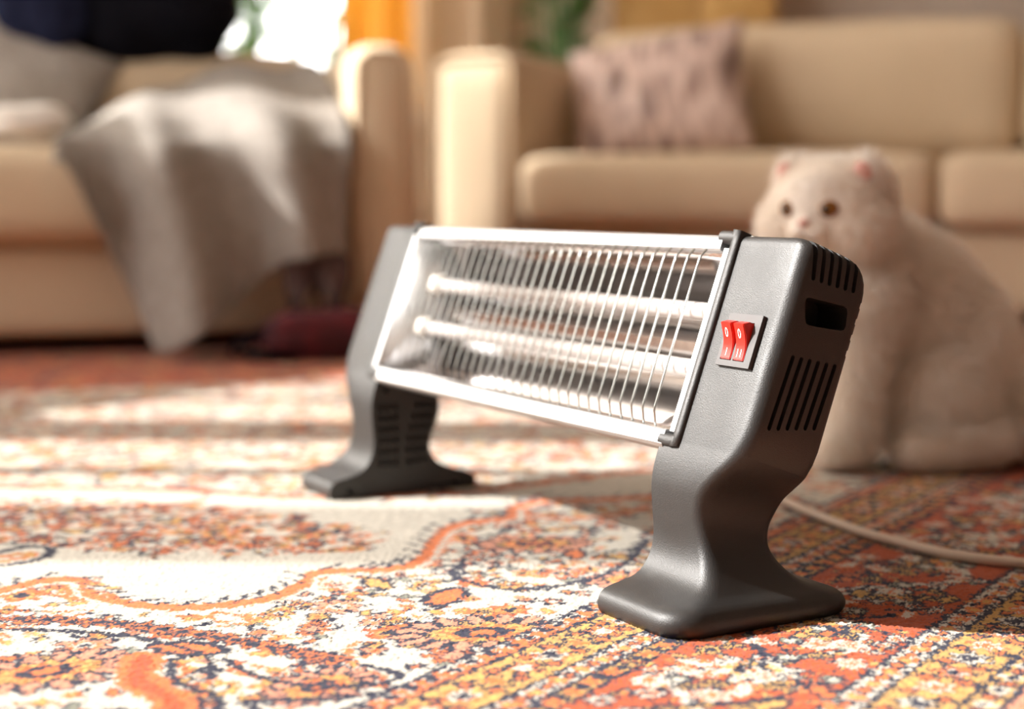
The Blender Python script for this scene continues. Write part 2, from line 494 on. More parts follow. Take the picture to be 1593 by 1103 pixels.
# large motifs in the corner spandrel
for (x, y, r, o_) in [(-0.02, 1.05, 0.075, 0.2), (0.02, 1.33, 0.06, 0.1), (-0.30, 0.96, 0.07, 0.6), (0.10, 1.20, 0.05, 0), (-0.12, 0.93, 0.05, 1.0), (-0.45, 1.03, 0.055, 0.4)]:
    rosette(x, y, r * 0.8, 13, ('navy', 'ochre', 'orange', 'navy', 'orange'), 0, 1.6, o_)
    for k in range(16):
        a = k / 16 * 6.283
        leaf(x + math.cos(a) * r * .72 * math.cos(o_) - math.sin(a) * r * .45 * math.sin(o_), y + math.cos(a) * r * .72 * math.sin(o_) + math.sin(a) * r * .45 * math.cos(o_), r * .2, r * .2, a + o_, ('navy', 'pink'))
# curling double outline following the lower motif row
def arc_band(pts, wd, c1, c2):
    P = catmull(pts, 12); stroke(P, wd, c1); stroke(P, wd * 0.45, c2)
for (bx_, by_) in catmull([(-0.56, 1.06), (-0.40, 1.085), (-0.28, 1.07), (-0.19, 1.03), (-0.12, 0.985)], 6):
    rosette(bx_, by_, 0.011, 5, ('navy', 'orange', 'navy'), bx_ * 50)
arc_band([(-0.50, 1.045), (-0.38, 1.058), (-0.28, 1.045), (-0.21, 1.0), (-0.19, 0.95)], 0.007, 'navy', 'navy')
arc_band([(-0.245, 0.99), (-0.235, 0.94), (-0.205, 0.90), (-0.2, 0.86)], 0.026, 'orange', 'rust')
arc_band([(-0.225, 0.985), (-0.212, 0.94), (-0.18, 0.905), (-0.17, 0.86)], 0.005, 'navy', 'navy')
arc_band([(-0.19, 0.985), (-0.15, 0.94), (-0.10, 0.93), (-0.07, 0.95), (-0.10, 0.975)], 0.006, 'navy', 'navy')
arc_band([(-0.05, 0.93), (-0.11, 0.905), (-0.16, 0.90), (-0.14, 0.87)], 0.006, 'navy', 'navy')
arc_band([(-0.04, 1.27), (-0.045, 1.21), (0.0, 1.17), (0.06, 1.20), (0.10, 1.27), (0.12, 1.35)], 0.007, 'navy', 'navy')
arc_band([(0.0, 1.47), (0.05, 1.44), (0.10, 1.46), (0.14, 1.50)], 0.008, 'orange', 'orange')
# scalloped orange band with navy barbs on the cream side
stroke(SCALLOP, 0.017, 'orange')
stroke(SCALLOP + np.array([0.004, -0.011]), 0.004, 'cream')
L_ = 0.0
for i in range(1, len(SCALLOP) - 1):
    L_ += float(np.hypot(*(SCALLOP[i] - SCALLOP[i - 1])))
    if L_ > 0.017:
        L_ = 0.0
        t = SCALLOP[i + 1] - SCALLOP[i - 1]; t /= np.hypot(*t); nrm = np.array([-t[1], t[0]])
        p = SCALLOP[i] + nrm * 0.007
        stroke([p - t * 0.008, p + nrm * 0.006, p + nrm * 0.018 + t * 0.010], 0.003, 'navy')
stroke(UPPER, 0.012, 'orange')
stroke(UPPER + np.array([0, 0.010]), 0.004, 'navy')
# the spray of flowers lying in the cream field, and the paisley tip
def in_cluster(x, y):
    lo = np.interp(x, [-1.2, -0.56, -0.48, -0.39, -0.31, -0.22, -0.142, -0.125], [1.33, 1.33, 1.325, 1.325, 1.295, 1.30, 1.30, 1.345])
    hi = np.interp(x, [-1.2, -0.56, -0.42, -0.30, -0.20, -0.14, -0.125], [1.52, 1.53, 1.53, 1.50, 1.45, 1.38, 1.35])
    return -1.2 < x < -0.12 and lo < y < hi
CF = [('navy', 'orange', 'navy', 'orange'), ('orange', 'ochre', 'navy'), ('navy', 'orange', 'navy', 'ochre'), ('navy', 'orange', 'navy'), ('orange', 'cream', 'navy')]
draw_flowers(scatter(in_cluster, 330, 0.007, 0.015, 0.92, (-1.2, -0.12, 1.28, 1.54)), CF)
arc_band([(-0.60, 1.285), (-0.50, 1.275), (-0.455, 1.285), (-0.427, 1.318), (-0.405, 1.314), (-0.397, 1.284), (-0.415, 1.255), (-0.47, 1.235), (-0.60, 1.225)], 0.010, 'navy', 'navy')
arc_band([(-0.60, 1.272), (-0.48, 1.263), (-0.43, 1.285), (-0.413, 1.295), (-0.418, 1.272), (-0.47, 1.247), (-0.60, 1.24)], 0.009, 'orange', 'ochre')

# border: stripes across q, motifs along the border
yy = RY0 + (np.arange(ny) + .5) * RS; xx = RX0 + (np.arange(nx) + .5) * RS
Q = (BN[0] * xx[None, :] + BN[1] * yy[:, None]).astype(np.float32)
STR = [(-0.572, -0.567, 'navy'), (-0.567, -0.556, 'cream'), (-0.556, -0.552, 'orange'), (-0.552, -0.547, 'navy'), (-0.547, -0.505, 'ochre'), (-0.505, -0.500, 'navy'),
       (-0.500, -0.485, 'cream'), (-0.485, -0.480, 'navy'), (-0.480, -0.468, 'ochre'), (-0.468, -0.463, 'navy'), (-0.463, -0.338, 'rust'), (-0.338, -0.333, 'navy'), (-0.333, -0.316, 'cream'), (-0.316, -0.311, 'navy'),
       (-0.311, -0.268, 'ochre'), (-0.268, -0.263, 'navy'), (-0.263, -0.247, 'ochre'), (-0.247, -0.242, 'navy'), (-0.242, -0.200, 'pink'), (-0.200, -0.195, 'navy'), (-0.195, -0.18, 'cream'), (-0.18, -0.175, 'navy'), (-0.175, 0.6, 'rust')]
for (a, b, c) in STR:
    img[(Q >= a) & (Q < b)] = IX[c]
def at(q, s): return BN[0] * q + BD[0] * s, BN[1] * q + BD[1] * s
def row(qc, step, r, k, cols, jit=0.0, alt=None, s0=0.2, s1=4.2):
    s = s0; i = 0
    while s < s1:
        cc = cols[i % len(cols)]
        x, y = at(qc + (alt if alt and i % 2 else 0), s + random.uniform(-jit, jit))
        if RX0 < x < RX1 and RY0 < y < RY1:
            rosette(x, y, r * random.uniform(.88, 1.1), k, cc, random.uniform(0, 6), 1.0)
        s += step; i += 1
row(-0.526, 0.034, 0.0125, 5, [('navy', 'orange', 'cream'), ('orange', 'cream', 'navy'), ('navy', 'ochre', 'orange')])
row(-0.515, 0.034, 0.005, 4, [('navy', 'orange')], 0.004, s0=.217)
row(-0.538, 0.034, 0.005, 4, [('navy', 'orange')], 0.004, s0=.217)
row(-0.4925, 0.014, 0.0045, 4, [('navy', 'orange'), ('orange', 'ochre')])
row(-0.474, 0.012, 0.0035, 4, [('navy', 'navy'), ('orange', 'orange')])
row(-0.5615, 0.011, 0.003, 4, [('orange', 'orange'), ('navy', 'navy')])
for sgn in (0, 1):
    P = [at(-0.400 + 0.040 * math.sin(s / 0.115 * 3.1416 + sgn * 3.1416), s) for s in np.arange(0.2, 4.3, 0.006)]
    stroke(P, 0.005, 'navy' if sgn else 'cream')
def in_main(x, y): return -0.456 < qof(x, y) < -0.345
row(-0.400, 0.115, 0.030, 9, [('navy', 'cream', 'ochre', 'navy', 'cream'), ('navy', 'ochre', 'orange', 'navy', 'cream')])
draw_flowers(scatter(in_main, 700, 0.006, 0.0115, 0.95, tries=60), [('navy', 'cream', 'orange', 'navy'), ('cream', 'pink', 'cream', 'orange'), ('navy', 'ochre', 'navy'), ('navy', 'sage', 'cream'), ('cream', 'cream', 'orange')])
row(-0.3245, 0.015, 0.005, 4, [('navy', 'orange'), ('orange', 'ochre')])
row(-0.2895, 0.036, 0.013, 6, [('navy', 'orange', 'cream', 'navy'), ('navy', 'cream', 'navy'), ('orange', 'cream', 'orange')])
row(-0.276, 0.036, 0.005, 4, [('navy', 'orange')], 0.004, s0=.218)
row(-0.302, 0.036, 0.005, 4, [('navy', 'orange')], 0.004, s0=.218)
row(-0.255, 0.015, 0.005, 4, [('navy', 'orange'), ('cream', 'navy')])
row(-0.221, 0.030, 0.013, 5, [('orange', 'cream', 'navy'), ('cream', 'orange', 'cream'), ('navy', 'cream', 'orange')])
draw_flowers(scatter(lambda x, y: -0.165 < qof(x, y) < 0.35, 700, 0.010, 0.026, 1.1), FL)

def rug_mesh():
    zones = [(-0.46, 0.52, 0.74, 1.36, 0.0014, 0.0019), (-0.78, 0.86, 1.36, 2.26, 0.003, 0.004)]
    def inside(x, y):
        return any(z[0] < x < z[1] and z[2] < y < z[3] for z in zones)
    allv = []; allf = []; off = 0
    def patch(x0, x1, y0, y1, dx, dy):
        nonlocal off
        n = max(2, int(round((x1 - x0) / dx)) + 1); m = max(2, int(round((y1 - y0) / dy)) + 1)
        X, Y = np.meshgrid(np.linspace(x0, x1, n), np.linspace(y0, y1, m))
        h = 0.0 + rng.normal(0, 1, X.shape) * min(0.00045, dx * 0.3)
        h[0, :] = h[-1, :] = 0; h[:, 0] = h[:, -1] = 0
        J = rng.normal(0, 0.22, X.shape) * dx; J[:, 0] = J[:, -1] = 0
        allv.append(np.stack([X + J, Y, h], -1).reshape(-1, 3))
        a = (np.arange(m - 1)[:, None] * n + np.arange(n - 1)[None, :]).ravel() + off
        allf.append(np.stack([a, a + 1, a + n + 1, a + n], -1))
        off += n * m
    for z in zones: patch(*z)
    c = 0.010
    patch(-1.9, 1.7, -0.6, 0.74, c, c)
    patch(-1.9, -0.46, 0.74, 1.36, c, c); patch(0.52, 1.7, 0.74, 1.36, c, c)
    patch(-1.9, -0.78, 1.36, 2.26, c, c); patch(0.86, 1.7, 1.36, 2.26, c, c)
    patch(-1.9, 1.7, 2.26, 3.95, 0.0075, 0.0095)
    nb = off
    V = np.concatenate(allv); F = np.concatenate(allf)
    # thin skirt so the rug has an edge
    sk = np.array([(-1.9, -.6, 0), (1.7, -.6, 0), (1.7, 3.95, 0), (-1.9, 3.95, 0), (-1.9, -.6, -.012), (1.7, -.6, -.012), (1.7, 3.95, -.012), (-1.9, 3.95, -.012)])
    skf = np.array([(0, 4, 5, 1), (1, 5, 6, 2), (2, 6, 7, 3), (3, 7, 4, 0), (4, 7, 6, 5)]) + nb
    V = np.concatenate([V, sk]); F = np.concatenate([F, skf])
    me = bpy.data.meshes.new('persian_rug')
    me.vertices.add(len(V)); me.vertices.foreach_set('co', V.astype(np.float32).ravel())
    me.loops.add(F.size); me.loops.foreach_set('vertex_index', F.astype(np.int32).ravel())
    me.polygons.add(len(F)); me.polygons.foreach_set('loop_start', np.arange(0, F.size, 4, dtype=np.int32))
    me.polygons.foreach_set('loop_total', np.full(len(F), 4, np.int32))
    me.update(calc_edges=True)
    # colour: look the knot up with a little weave jitter
    wx, wy = V[:, 0], V[:, 1]
    jx = wx + rng.normal(0, 0.0008, len(V)) + 0.0011 * np.sin(wy * 410 + 2 * np.sin(wx * 170)) + 0.0012 * np.sin(wx * 690 + 3 * np.sin(wy * 230))
    jy = wy + rng.normal(0, 0.0008, len(V)) + 0.0011 * np.sin(wx * 370 + 2 * np.sin(wy * 190)) + 0.0012 * np.sin(wy * 730 + 3 * np.sin(wx * 210))
    jy = np.where(jy < RY0 + 0.02, 2 * (RY0 + 0.02) - jy, jy)
    i = np.clip(((jx - RX0) / RS).astype(int), 0, nx - 1); j = np.clip(((jy - RY0) / RS).astype(int), 0, ny - 1)
    col = PALA[img[j, i]] * (1 + rng.normal(0, 0.09, (len(V), 1))).astype(np.float32)
    rgba = np.concatenate([np.clip(col, 0.004, 0.95), np.ones((len(V), 1), np.float32)], 1).astype(np.float32)
    at_ = me.color_attributes.new('knot_colour', 'FLOAT_COLOR', 'POINT')
    at_.data.foreach_set('color', rgba.ravel())
    return me
m = principled('rug_wool', (0.7, 0.6, 0.5), 0.95, Sheen_Weight=0.15, Specular_IOR_Level=0.15)
nt = m.node_tree
an = nt.nodes.new('ShaderNodeAttribute'); an.attribute_name = 'knot_colour'
nt.links.new(an.outputs['Color'], nt.nodes['Principled BSDF'].inputs['Base Color'])
M['rug'] = m
rug = obj('persian_rug', rug_mesh(), M['rug'], smooth=True, angle=0)
tag(rug, 'large cream, orange and navy floral oriental rug covering the floor', 'rug')

# ------------------------------------------------------------------ sofas
def make_sofa(origin, rz, label, arm_w, cw, ncush, arm_h, seat_h, seam_h, back_h, depth, seed, bshift=0.0):
    L = 2 * arm_w + ncush * cw
    t = tag(empty('sofa', origin, rz), label, 'sofa', 'pair of beige sofas')
    S = M['sofa']
    soft_box('base', (L - 0.02, depth - 0.05, seam_h - 0.035), (L / 2, depth / 2 + 0.015, (seam_h + 0.035) / 2), 0.02, S, t, 6)
    for k in (0, 1):
        ax = arm_w / 2 if k == 0 else L - arm_w / 2
        a = soft_box('arm', (arm_w, depth, arm_h - 0.03), (ax, depth / 2, (arm_h + 0.03) / 2), 0.055, S, t, 12, (0.006, 0.008, 0.01))
        r = 0.04; x0, x1, z0, z1 = ax - arm_w / 2 + .018, ax + arm_w / 2 - .018, 0.06, arm_h - .018
        loop = [(x0, z0)] + [(x0 + r - r * math.cos(q), z1 - r + r * math.sin(q)) for q in np.linspace(0, 1.57, 6)] + [(x1 - r + r * math.sin(q), z1 - r + r * math.cos(q)) for q in np.linspace(0, 1.57, 6)] + [(x1, z0)]
        obj('piping', tube_mesh('piping', [(p, 0.004, q) for p, q in loop], 0.006, 6), S, a, angle=0)
    soft_box('back_frame', (L - 2 * arm_w + 0.04, 0.2, back_h - 0.09), (L / 2, depth - 0.10, (back_h - 0.09) / 2 + 0.03), 0.05, S, t, 8)
    for i in range(ncush):
        cx = arm_w + cw * (i + .5)
        c = soft_box('seat_cushion', (cw - 0.008, depth - 0.27, seat_h - seam_h - 0.004), (cx, (depth - 0.27) / 2 - 0.015, (seat_h + seam_h) / 2), 0.045, S, t, 12, (0.004, 0.012, 0.014), 0.0015, seed + i)
        bw = cw + (bshift if i == 0 else -bshift); bx = cx + bshift / 2
        soft_box('back_cushion', (bw - 0.01, 0.20, back_h - seat_h + 0.0), (bx, depth - 0.29, (seat_h + back_h) / 2 + 0.005), 0.06, S, t, 12, (0.004, 0.04, 0.012), 0.003, seed + 7 + i)
    for (px, py) in ((0.08, 0.08), (L - 0.08, 0.08), (0.08, depth - 0.08), (L - 0.08, depth - 0.08)):
        bm = bmesh.new()
        bmesh.ops.create_cone(bm, cap_ends=True, segments=12, radius1=0.022, radius2=0.03, depth=0.036 , matrix=Matrix.Translation((px, py, 0.018)))
        obj('foot', bm, M['wood_dark'], t)
    return t

RZ_R = math.radians(-21); RZ_L = math.radians(15)
sofa_r = make_sofa((-0.221, 4.096, 0), RZ_R, 'beige fabric sofa behind the cat with a brown patterned cushion', 0.252, 1.055, 2, 0.695, 0.424, 0.236, 0.79, 0.95, 1, 0.16)
sofa_l = make_sofa((-2.122, 2.656, 0), RZ_L, 'beige fabric sofa on the left with a grey blanket draped over it', 0.145, 0.855, 2, 0.625, 0.412, 0.220, 0.63, 0.80, 20)

def frame(root_loc, rz):
    return Matrix.Translation(root_loc) @ Matrix.Rotation(rz, 4, 'Z')
FR = frame((-0.221, 4.096, 0), RZ_R); FL_ = frame((-2.122, 2.656, 0), RZ_L)

def pillow_mesh(w, h, th, n=28, seed=1, ear=0.06):
    rr = random.Random(seed); ph = [rr.uniform(0, 6.28) for _ in range(4)]
    v = []; fc = []
    for side in (1, -1):
        for i in range(n + 1):
            for j in range(n + 1):
                u = -1 + 2 * i / n; q = -1 + 2 * j / n
                k = (1 - abs(u) ** 2.6) * (1 - abs(q) ** 2.6)
                pinch = 1 - ear * (1 - abs(u * q)) * (0.5 * (u * u + q * q))
                z = side * th / 2 * max(0, k) ** 0.55
                z += side * 0.006 * math.sin(u * 5 + ph[0]) * math.sin(q * 6 + ph[1]) * k
                v.append((u * w / 2 * (1 - ear * (1 - q * q)), z, q * h / 2 * (1 - ear * (1 - u * u))))
    N2 = (n + 1) ** 2
    for s_ in (0, 1):
        for i in range(n):
            for j in range(n):
                a = s_ * N2 + i * (n + 1) + j
                f_ = (a, a + 1, a + n + 2, a + n + 1)
                fc.append(f_ if s_ else f_[::-1])
    me = mesh_from('pillow', v, fc)
    bm = bmesh.new(); bm.from_mesh(me); bmesh.ops.remove_doubles(bm, verts=bm.verts[:], dist=1e-5)
    bmesh.ops.recalc_face_normals(bm, faces=bm.faces[:]); bm.to_mesh(me); bm.free()
    return me

def pattern_mat():
    m_ = principled('brown_leaf_print', (0.3, 0.2, 0.17), 0.45, Sheen_Weight=0.3)
    nt_ = m_.node_tree; N = nt_.nodes; L = nt_.links
    tc = N.new('ShaderNodeTexCoord'); mp = N.new('ShaderNodeMapping')
    mp.inputs['Rotation'].default_value = (0, 0.5, 0); mp.inputs['Scale'].default_value = (17, 1, 6)
    L.new(tc.outputs['Object'], mp.inputs[0])
    v_ = N.new('ShaderNodeTexVoronoi'); v_.feature = 'DISTANCE_TO_EDGE'; v_.inputs['Scale'].default_value = 1.0
    L.new(mp.outputs[0], v_.inputs['Vector'])
    cr = N.new('ShaderNodeValToRGB')
    e = cr.color_ramp.elements
    e[0].position = 0.0; e[0].color = (0.74, 0.58, 0.51, 1); e[1].position = 0.30; e[1].color = (0.20, 0.125, 0.105, 1)
    x = e.new(0.12); x.color = (0.52, 0.37, 0.32, 1)
    L.new(v_.outputs['Distance'], cr.inputs[0]); L.new(cr.outputs[0], N['Principled BSDF'].inputs['Base Color'])
    return m_
M['leafprint'] = pattern_mat()
p = obj('throw_pillow', pillow_mesh(0.50, 0.39, 0.17, seed=3), M['leafprint'], angle=0)
p.matrix_world = FR @ Matrix.Translation((0.53, 0.36, 0.585)) @ Matrix.Rotation(math.radians(-22), 4, 'X') @ Matrix.Rotation(math.radians(-10), 4, 'Y')
tag(p, 'brown and pink leaf patterned throw pillow in the corner of the beige sofa', 'pillow')

p = obj('throw_pillow', pillow_mesh(0.42, 0.36, 0.14, seed=5), M['greycush'], angle=0)
p.matrix_world = FL_ @ Matrix.Translation((1.16, 0.36, 0.535)) @ Matrix.Rotation(math.radians(-28), 4, 'X') @ Matrix.Rotation(math.radians(24), 4, 'Y')
tag(p, 'grey knitted pillow under the dark clothes at the left picture edge', 'pillow')

# ------------------------------------------------------------------ grey throw blanket
U0 = 1.172
def blanket_mesh():
    cols = np.linspace(0.115, 0.668, 90)
    bot = np.interp(cols, [0.115, 0.131, 0.284, 0.300, 0.428, 0.544, 0.62, 0.705], [0.40, 0.375, 0.012, 0.012, 0.105, 0.188, 0.20, 0.205])
    v = []; rows = 46
    for i, t in enumerate(cols):
        u = U0 + t
        a = (t - 0.115) / 0.59
        # top path: over the arm / back cushion, across the seat, over the front edge
        ztop = np.interp(t, [0.115, 0.2, 0.3, 0.42, 0.56, 0.66, 0.705], [0.43, 0.50, 0.570, 0.605, 0.620, 0.625, 0.62])
        key = [(0.50, ztop), (0.36, ztop - 0.02 - 0.02 * (1 - a)), (0.20, 0.44 + (ztop - 0.44) * 0.62), (0.06, 0.44 + (ztop - 0.44) * 0.28), (-0.035, 0.427), (-0.062, 0.385)]
        if t > 0.9:
            k = min(1, (t - 0.60) / 0.06)
            arm = [(0.30, 0.640), (0.22, 0.642), (0.14, 0.642), (0.05, 0.640), (-0.02, 0.622), (-0.05, 0.57)]
            key = [(p0 * (1 - k) + q0 * k, p1 * (1 - k) + q1 * k) for (p0, p1), (q0, q1) in zip(key, arm)]
        zl = key[-1][1]; b = bot[i]
        hang = max(0.0, zl - b)
        for w in (0.25, 0.5, 0.75, 1.0):
            key.append((-0.062 - 0.02 * w, zl - hang * w if hang > 0.01 else zl - 0.01 * w))
        K = catmull(key, 5)
        K = K[np.linspace(0, len(K) - 1, rows).astype(int)]
        for j, (y, z) in enumerate(K):
            d = j / (rows - 1)
            f1 = (0.5 + 0.5 * math.sin(t * 27 - d * 2.6 + 0.9)) ** 1.5 * 0.075 + math.sin(t * 15 + d * 2.0) * 0.014
            amp = min(1.0, d * 1.7 + 0.25) * (0.35 + 0.65 * min(1, hang / 0.25))
            fy = -f1 * amp * (0.4 + d) - 0.008
            sway = 0.010 * math.sin(d * 5 + t * 9)
            zz = z + (0.012 * math.sin(t * 27 + 0.9) * (1 - d) if d < 0.45 else 0)
            v.append((u + sway, y + fy * (1.0 if d > .35 else .2), max(zz, 0.008)))
    fc = [(i * rows + j, (i + 1) * rows + j, (i + 1) * rows + j + 1, i * rows + j + 1) for i in range(89) for j in range(rows - 1)]
    return mesh_from('blanket', v, fc)
bl = tag(empty('throw_blanket', FL_ @ Vector((U0 + 0.4, -0.08, 0)), RZ_L), 'grey wool throw blanket draped over the front of the left sofa', 'blanket')
me = blanket_mesh()
me.transform(Matrix.Translation((-(U0 + 0.4), 0.08, 0)))
cl = obj('cloth', me, M['throw'], bl, angle=0)
sm = cl.modifiers.new('thick', 'SOLIDIFY'); sm.thickness = 0.006; sm.offset = -1
tas = tube_mesh('tassel', [(0, 0, 0), (0.003, -0.004, -0.03), (-0.002, 0.0, -0.07), (0.003, 0.003, -0.11)], [0.009, 0.013, 0.012, 0.004], 7)
tas.materials.append(M['fringe']); tas.shade_smooth()
for k in range(9):
    o = bpy.data.objects.new('tassel', tas); C.objects.link(o); o.parent = bl
    t = 0.535 + k * 0.0155
    o.location = (t - 0.4, -0.012 - 0.012 * (k % 2), 0.205 - 0.004 * (k % 3)); o.rotation_euler = (0.1 * (k % 3 - 1), 0.12 * ((k * 7) % 5 - 2), k)

wc_ = tag(empty('white_patch', FL_ @ Vector((U0 + 0.06, 0.07, 0.425)), RZ_L), 'unidentified white patch, built as low lumps on the seat edge left of the grey blanket', 'cloth')  # added white lumps stand in for an unidentified white patch
# dark garments heaped at the back of the left sofa
def heap(name, ctr, rad, mat, seed, parent=None, folds=7):
    bm = bmesh.new(); bmesh.ops.create_icosphere(bm, subdivisions=4, radius=1.0)
    rr = random.Random(seed); ph = [rr.uniform(0, 6.28) for _ in range(6)]
    for v in bm.verts:
        n = v.co.copy()
        n = Vector([math.copysign(abs(c) ** 0.75, c) for c in n])
        f_ = 1 + 0.05 * math.sin(folds * n.x + 3 * n.z + ph[0]) + 0.04 * math.sin(folds * 1.3 * n.z - 2 * n.x + ph[1]) + 0.03 * math.sin(9 * n.y + ph[2])
        v.co = Vector((n.x * rad[0], n.y * rad[1], n.z * rad[2])) * f_ + Vector(ctr)
    return obj(name, bm, mat, parent, angle=0)
heap('white_lump', (0, 0, 0.035), (0.075, 0.045, 0.034), M['pot'], 11, wc_, 5)
heap('white_lump_end', (-0.085, 0.01, 0.016), (0.04, 0.035, 0.015), M['pot'], 12, wc_, 5)
g = tag(empty('clothes_heap', FL_ @ Vector((1.4, 0.50, 0.42)), RZ_L), 'black and navy clothes heaped behind the grey blanket on the sofa', 'clothes')
heap('black_garment', (0.085, 0.02, 0.36), (0.20, 0.16, 0.20), M['navy'], 2, g)
heap('navy_garment', (-0.155, -0.03, 0.36), (0.11, 0.12, 0.22), M['denim'], 4, g)
heap('garment_bottom', (0.0, 0.06, 0.11), (0.26, 0.11, 0.12), M['navy'], 6, g)

b_ = tag(empty('cloth_bag', FL_ @ Vector((U0 + 0.585, -0.185, 0)), RZ_L), 'dark red bag lying on the floor beneath the blanket fringe', 'bag')
heap('bag_body', (0.02, 0, 0.050), (0.125, 0.055, 0.050), M['redbag'], 9, b_)
obj('bag_strap', tube_mesh('bag_strap', [(-.09, -.01, .06), (-.14, -.03, .05), (-.165, -.02, .02), (-.12, -.04, .012), (-.05, -.06, .012)], 0.009, 8), M['navy'], b_, angle=0)

# ------------------------------------------------------------------ things by the back wall
def curtain(name, x0, x1, y, z0, z1, mat, label, amp=0.03, freq=60, seed=0, slant=0.0):
    n = 80; rows = 8; v = []
    for i in range(n):
        a = i / (n - 1); x = x0 + (x1 - x0) * a
        for j in range(rows):
            q = j / (rows - 1)
            v.append((x + slant * q * (1 if slant else 0), y + amp * math.sin(freq * x + seed + 0.3 * q) * (0.7 + 0.3 * q) + 0.3 * amp * math.sin(freq * 2.3 * x), z1 + (z0 - z1) * q))
    fc = [(i * rows + j, i * rows + j + 1, (i + 1) * rows + j + 1, (i + 1) * rows + j) for i in range(n - 1) for j in range(rows - 1)]
    t = tag(empty(name, ((x0 + x1) / 2, y, z0)), label, 'curtain')
    me_ = mesh_from('cloth', v, fc); me_.transform(Matrix.Translation((-(x0 + x1) / 2, -y, -z0)))
    o_ = obj('cloth', me_, mat, t, angle=0)
    s_ = o_.modifiers.new('t', 'SOLIDIFY'); s_.thickness = 0.004
    return t
curtain('curtain', -0.60, -0.35, 5.42, 0.02, 2.5, M['ochre'], 'yellow ochre curtain beside the bright window behind the left sofa', 0.022, 46)
curtain('curtain', -0.34, -0.02, 5.46, 0.02, 2.5, M['sandcurt'], 'sand coloured curtain between the ochre curtain and the green plant', 0.03, 30, 1)

def cabinet():
    t = tag(empty('cupboard', (0.60, 5.36, 0)), 'honey coloured wooden cupboard against the wall behind the patterned pillow', 'cupboard')
    box('body', -0.24, 0.32, 0.02, 0.23, 0.0, 1.5, M['honey'], t, 0.006)
    for k in (0, 1):
        d = box('door', -0.225 + k * 0.27, 0.035 + k * 0.27, -0.002, 0.02, 0.06, 1.47, M['honey'], t, 0.005)
        box('handle', 0.01 + k * 0.045, 0.022 + k * 0.045, -0.022, -0.002, 0.7, 0.84, M['steel'], d, 0.003)
    return t
cabinet()

def leaf_mesh(l, w, droop, n=7):
    v = []; fc = []
    for i in range(n + 1):
        s = i / n
        ww = w * math.sin(math.pi * min(1, s * 0.94 + 0.06)) ** 0.8
        y = l * s * (1 - 0.25 * droop * s); z = l * (0.25 * s - droop * 0.6 * s * s)
        v += [(-ww / 2, y, z + 0.15 * ww), (0, y, z), (ww / 2, y, z + 0.15 * ww)]
    for i in range(n):
        a = i * 3
        fc += [(a, a + 1, a + 4, a + 3), (a + 1, a + 2, a + 5, a + 4)]
    return mesh_from('leaf', v, fc)

def plant(loc, label, pot_r, pot_h, mat, nleaf, L, W, spread, stem_h, seed, droop=0.5):
    t = tag(empty('potted_plant', loc), label, 'plant')
    rr = random.Random(seed)
    prof = [(0.0, 0.0), (pot_r * .72, 0.0), (pot_r * .95, pot_h * .9), (pot_r * 1.05, pot_h * .9), (pot_r * 1.05, pot_h), (pot_r * .9, pot_h), (pot_r * .86, pot_h * .85), (0, pot_h * .85)]
    v = []; fc = []; sg = 24
    for (r, z) in prof:
        for k in range(sg): v.append((r * math.cos(6.2832 * k / sg), r * math.sin(6.2832 * k / sg), z))
    for i in range(len(prof) - 1):
        for k in range(sg): fc.append((i * sg + k, i * sg + (k + 1) % sg, (i + 1) * sg + (k + 1) % sg, (i + 1) * sg + k))
    obj('pot', mesh_from('pot', v, fc), M['pot'], t)
    meshes = []
    for dd in (0.3, 0.6, 1.0):
        me_ = leaf_mesh(L, W, droop * dd); me_.materials.append(mat); me_.shade_smooth(); meshes.append(me_)
    for k in range(nleaf):
        a = rr.uniform(0, 6.283); h = pot_h * .85 + stem_h * rr.random() ** 0.8
        r0 = spread * rr.random() ** .7
        bx, by = r0 * math.cos(a), r0 * math.sin(a)
        s = rr.uniform(.7, 1.2)
        obj('stem', tube_mesh('stem', [(bx * .15, by * .15, pot_h * .8), (bx * .5, by * .5, pot_h * .85 + (h - pot_h * .85) * .6), (bx, by, h)], 0.004, 5), mat, t) if k % 2 == 0 else None
        o_ = bpy.data.objects.new('leaf', meshes[k % 3]); C.objects.link(o_); o_.parent = t
        o_.location = (bx, by, h); o_.scale = (s, s, s)
        o_.rotation_euler = (rr.uniform(-.2, .7), rr.uniform(-.4, .4), a - math.pi / 2 + rr.uniform(-.5, .5))
    return t
plant((0.17, 5.30, 0), 'leafy dark green potted plant standing between the curtains and cupboard', 0.14, 0.28, M['leaf'], 110, 0.12, 0.06, 0.11, 1.0, 3, 0.7)
plant((-0.93, 5.52, 0.62), 'light green plant in a white pot on the window sill', 0.075, 0.17, M['leaf_light'], 80, 0.12, 0.05, 0.09, 0.34, 8, 0.9)
plant((-0.64, 5.50, 0.62), 'small pale plant in a white pot beside the ochre curtain', 0.050, 0.12, M['leaf_light'], 34, 0.075, 0.035, 0.045, 0.26, 12, 0.9)

# ------------------------------------------------------------------ the heater
HA = np.array([0.503, -0.865]); HA /= np.linalg.norm(HA)
HO = np.array([0.12904, 1.04003]) - HA * 0.331
heater = tag(empty('quartz_heater', (HO[0], HO[1], 0.0), math.atan2(HA[1], HA[0])), 'black and chrome quartz radiant heater with red rocker switches standing on the rug', 'heater')
TY, TZ = 0.3423, 0.9396                         # lean of the front plane
def fpt(x, s, off):                             # point on the leaning front plane: along, up the slope, proud of it
    return Vector((x, 0.031 + TY * s - TZ * off, 0.13 + TZ * s + TY * off))

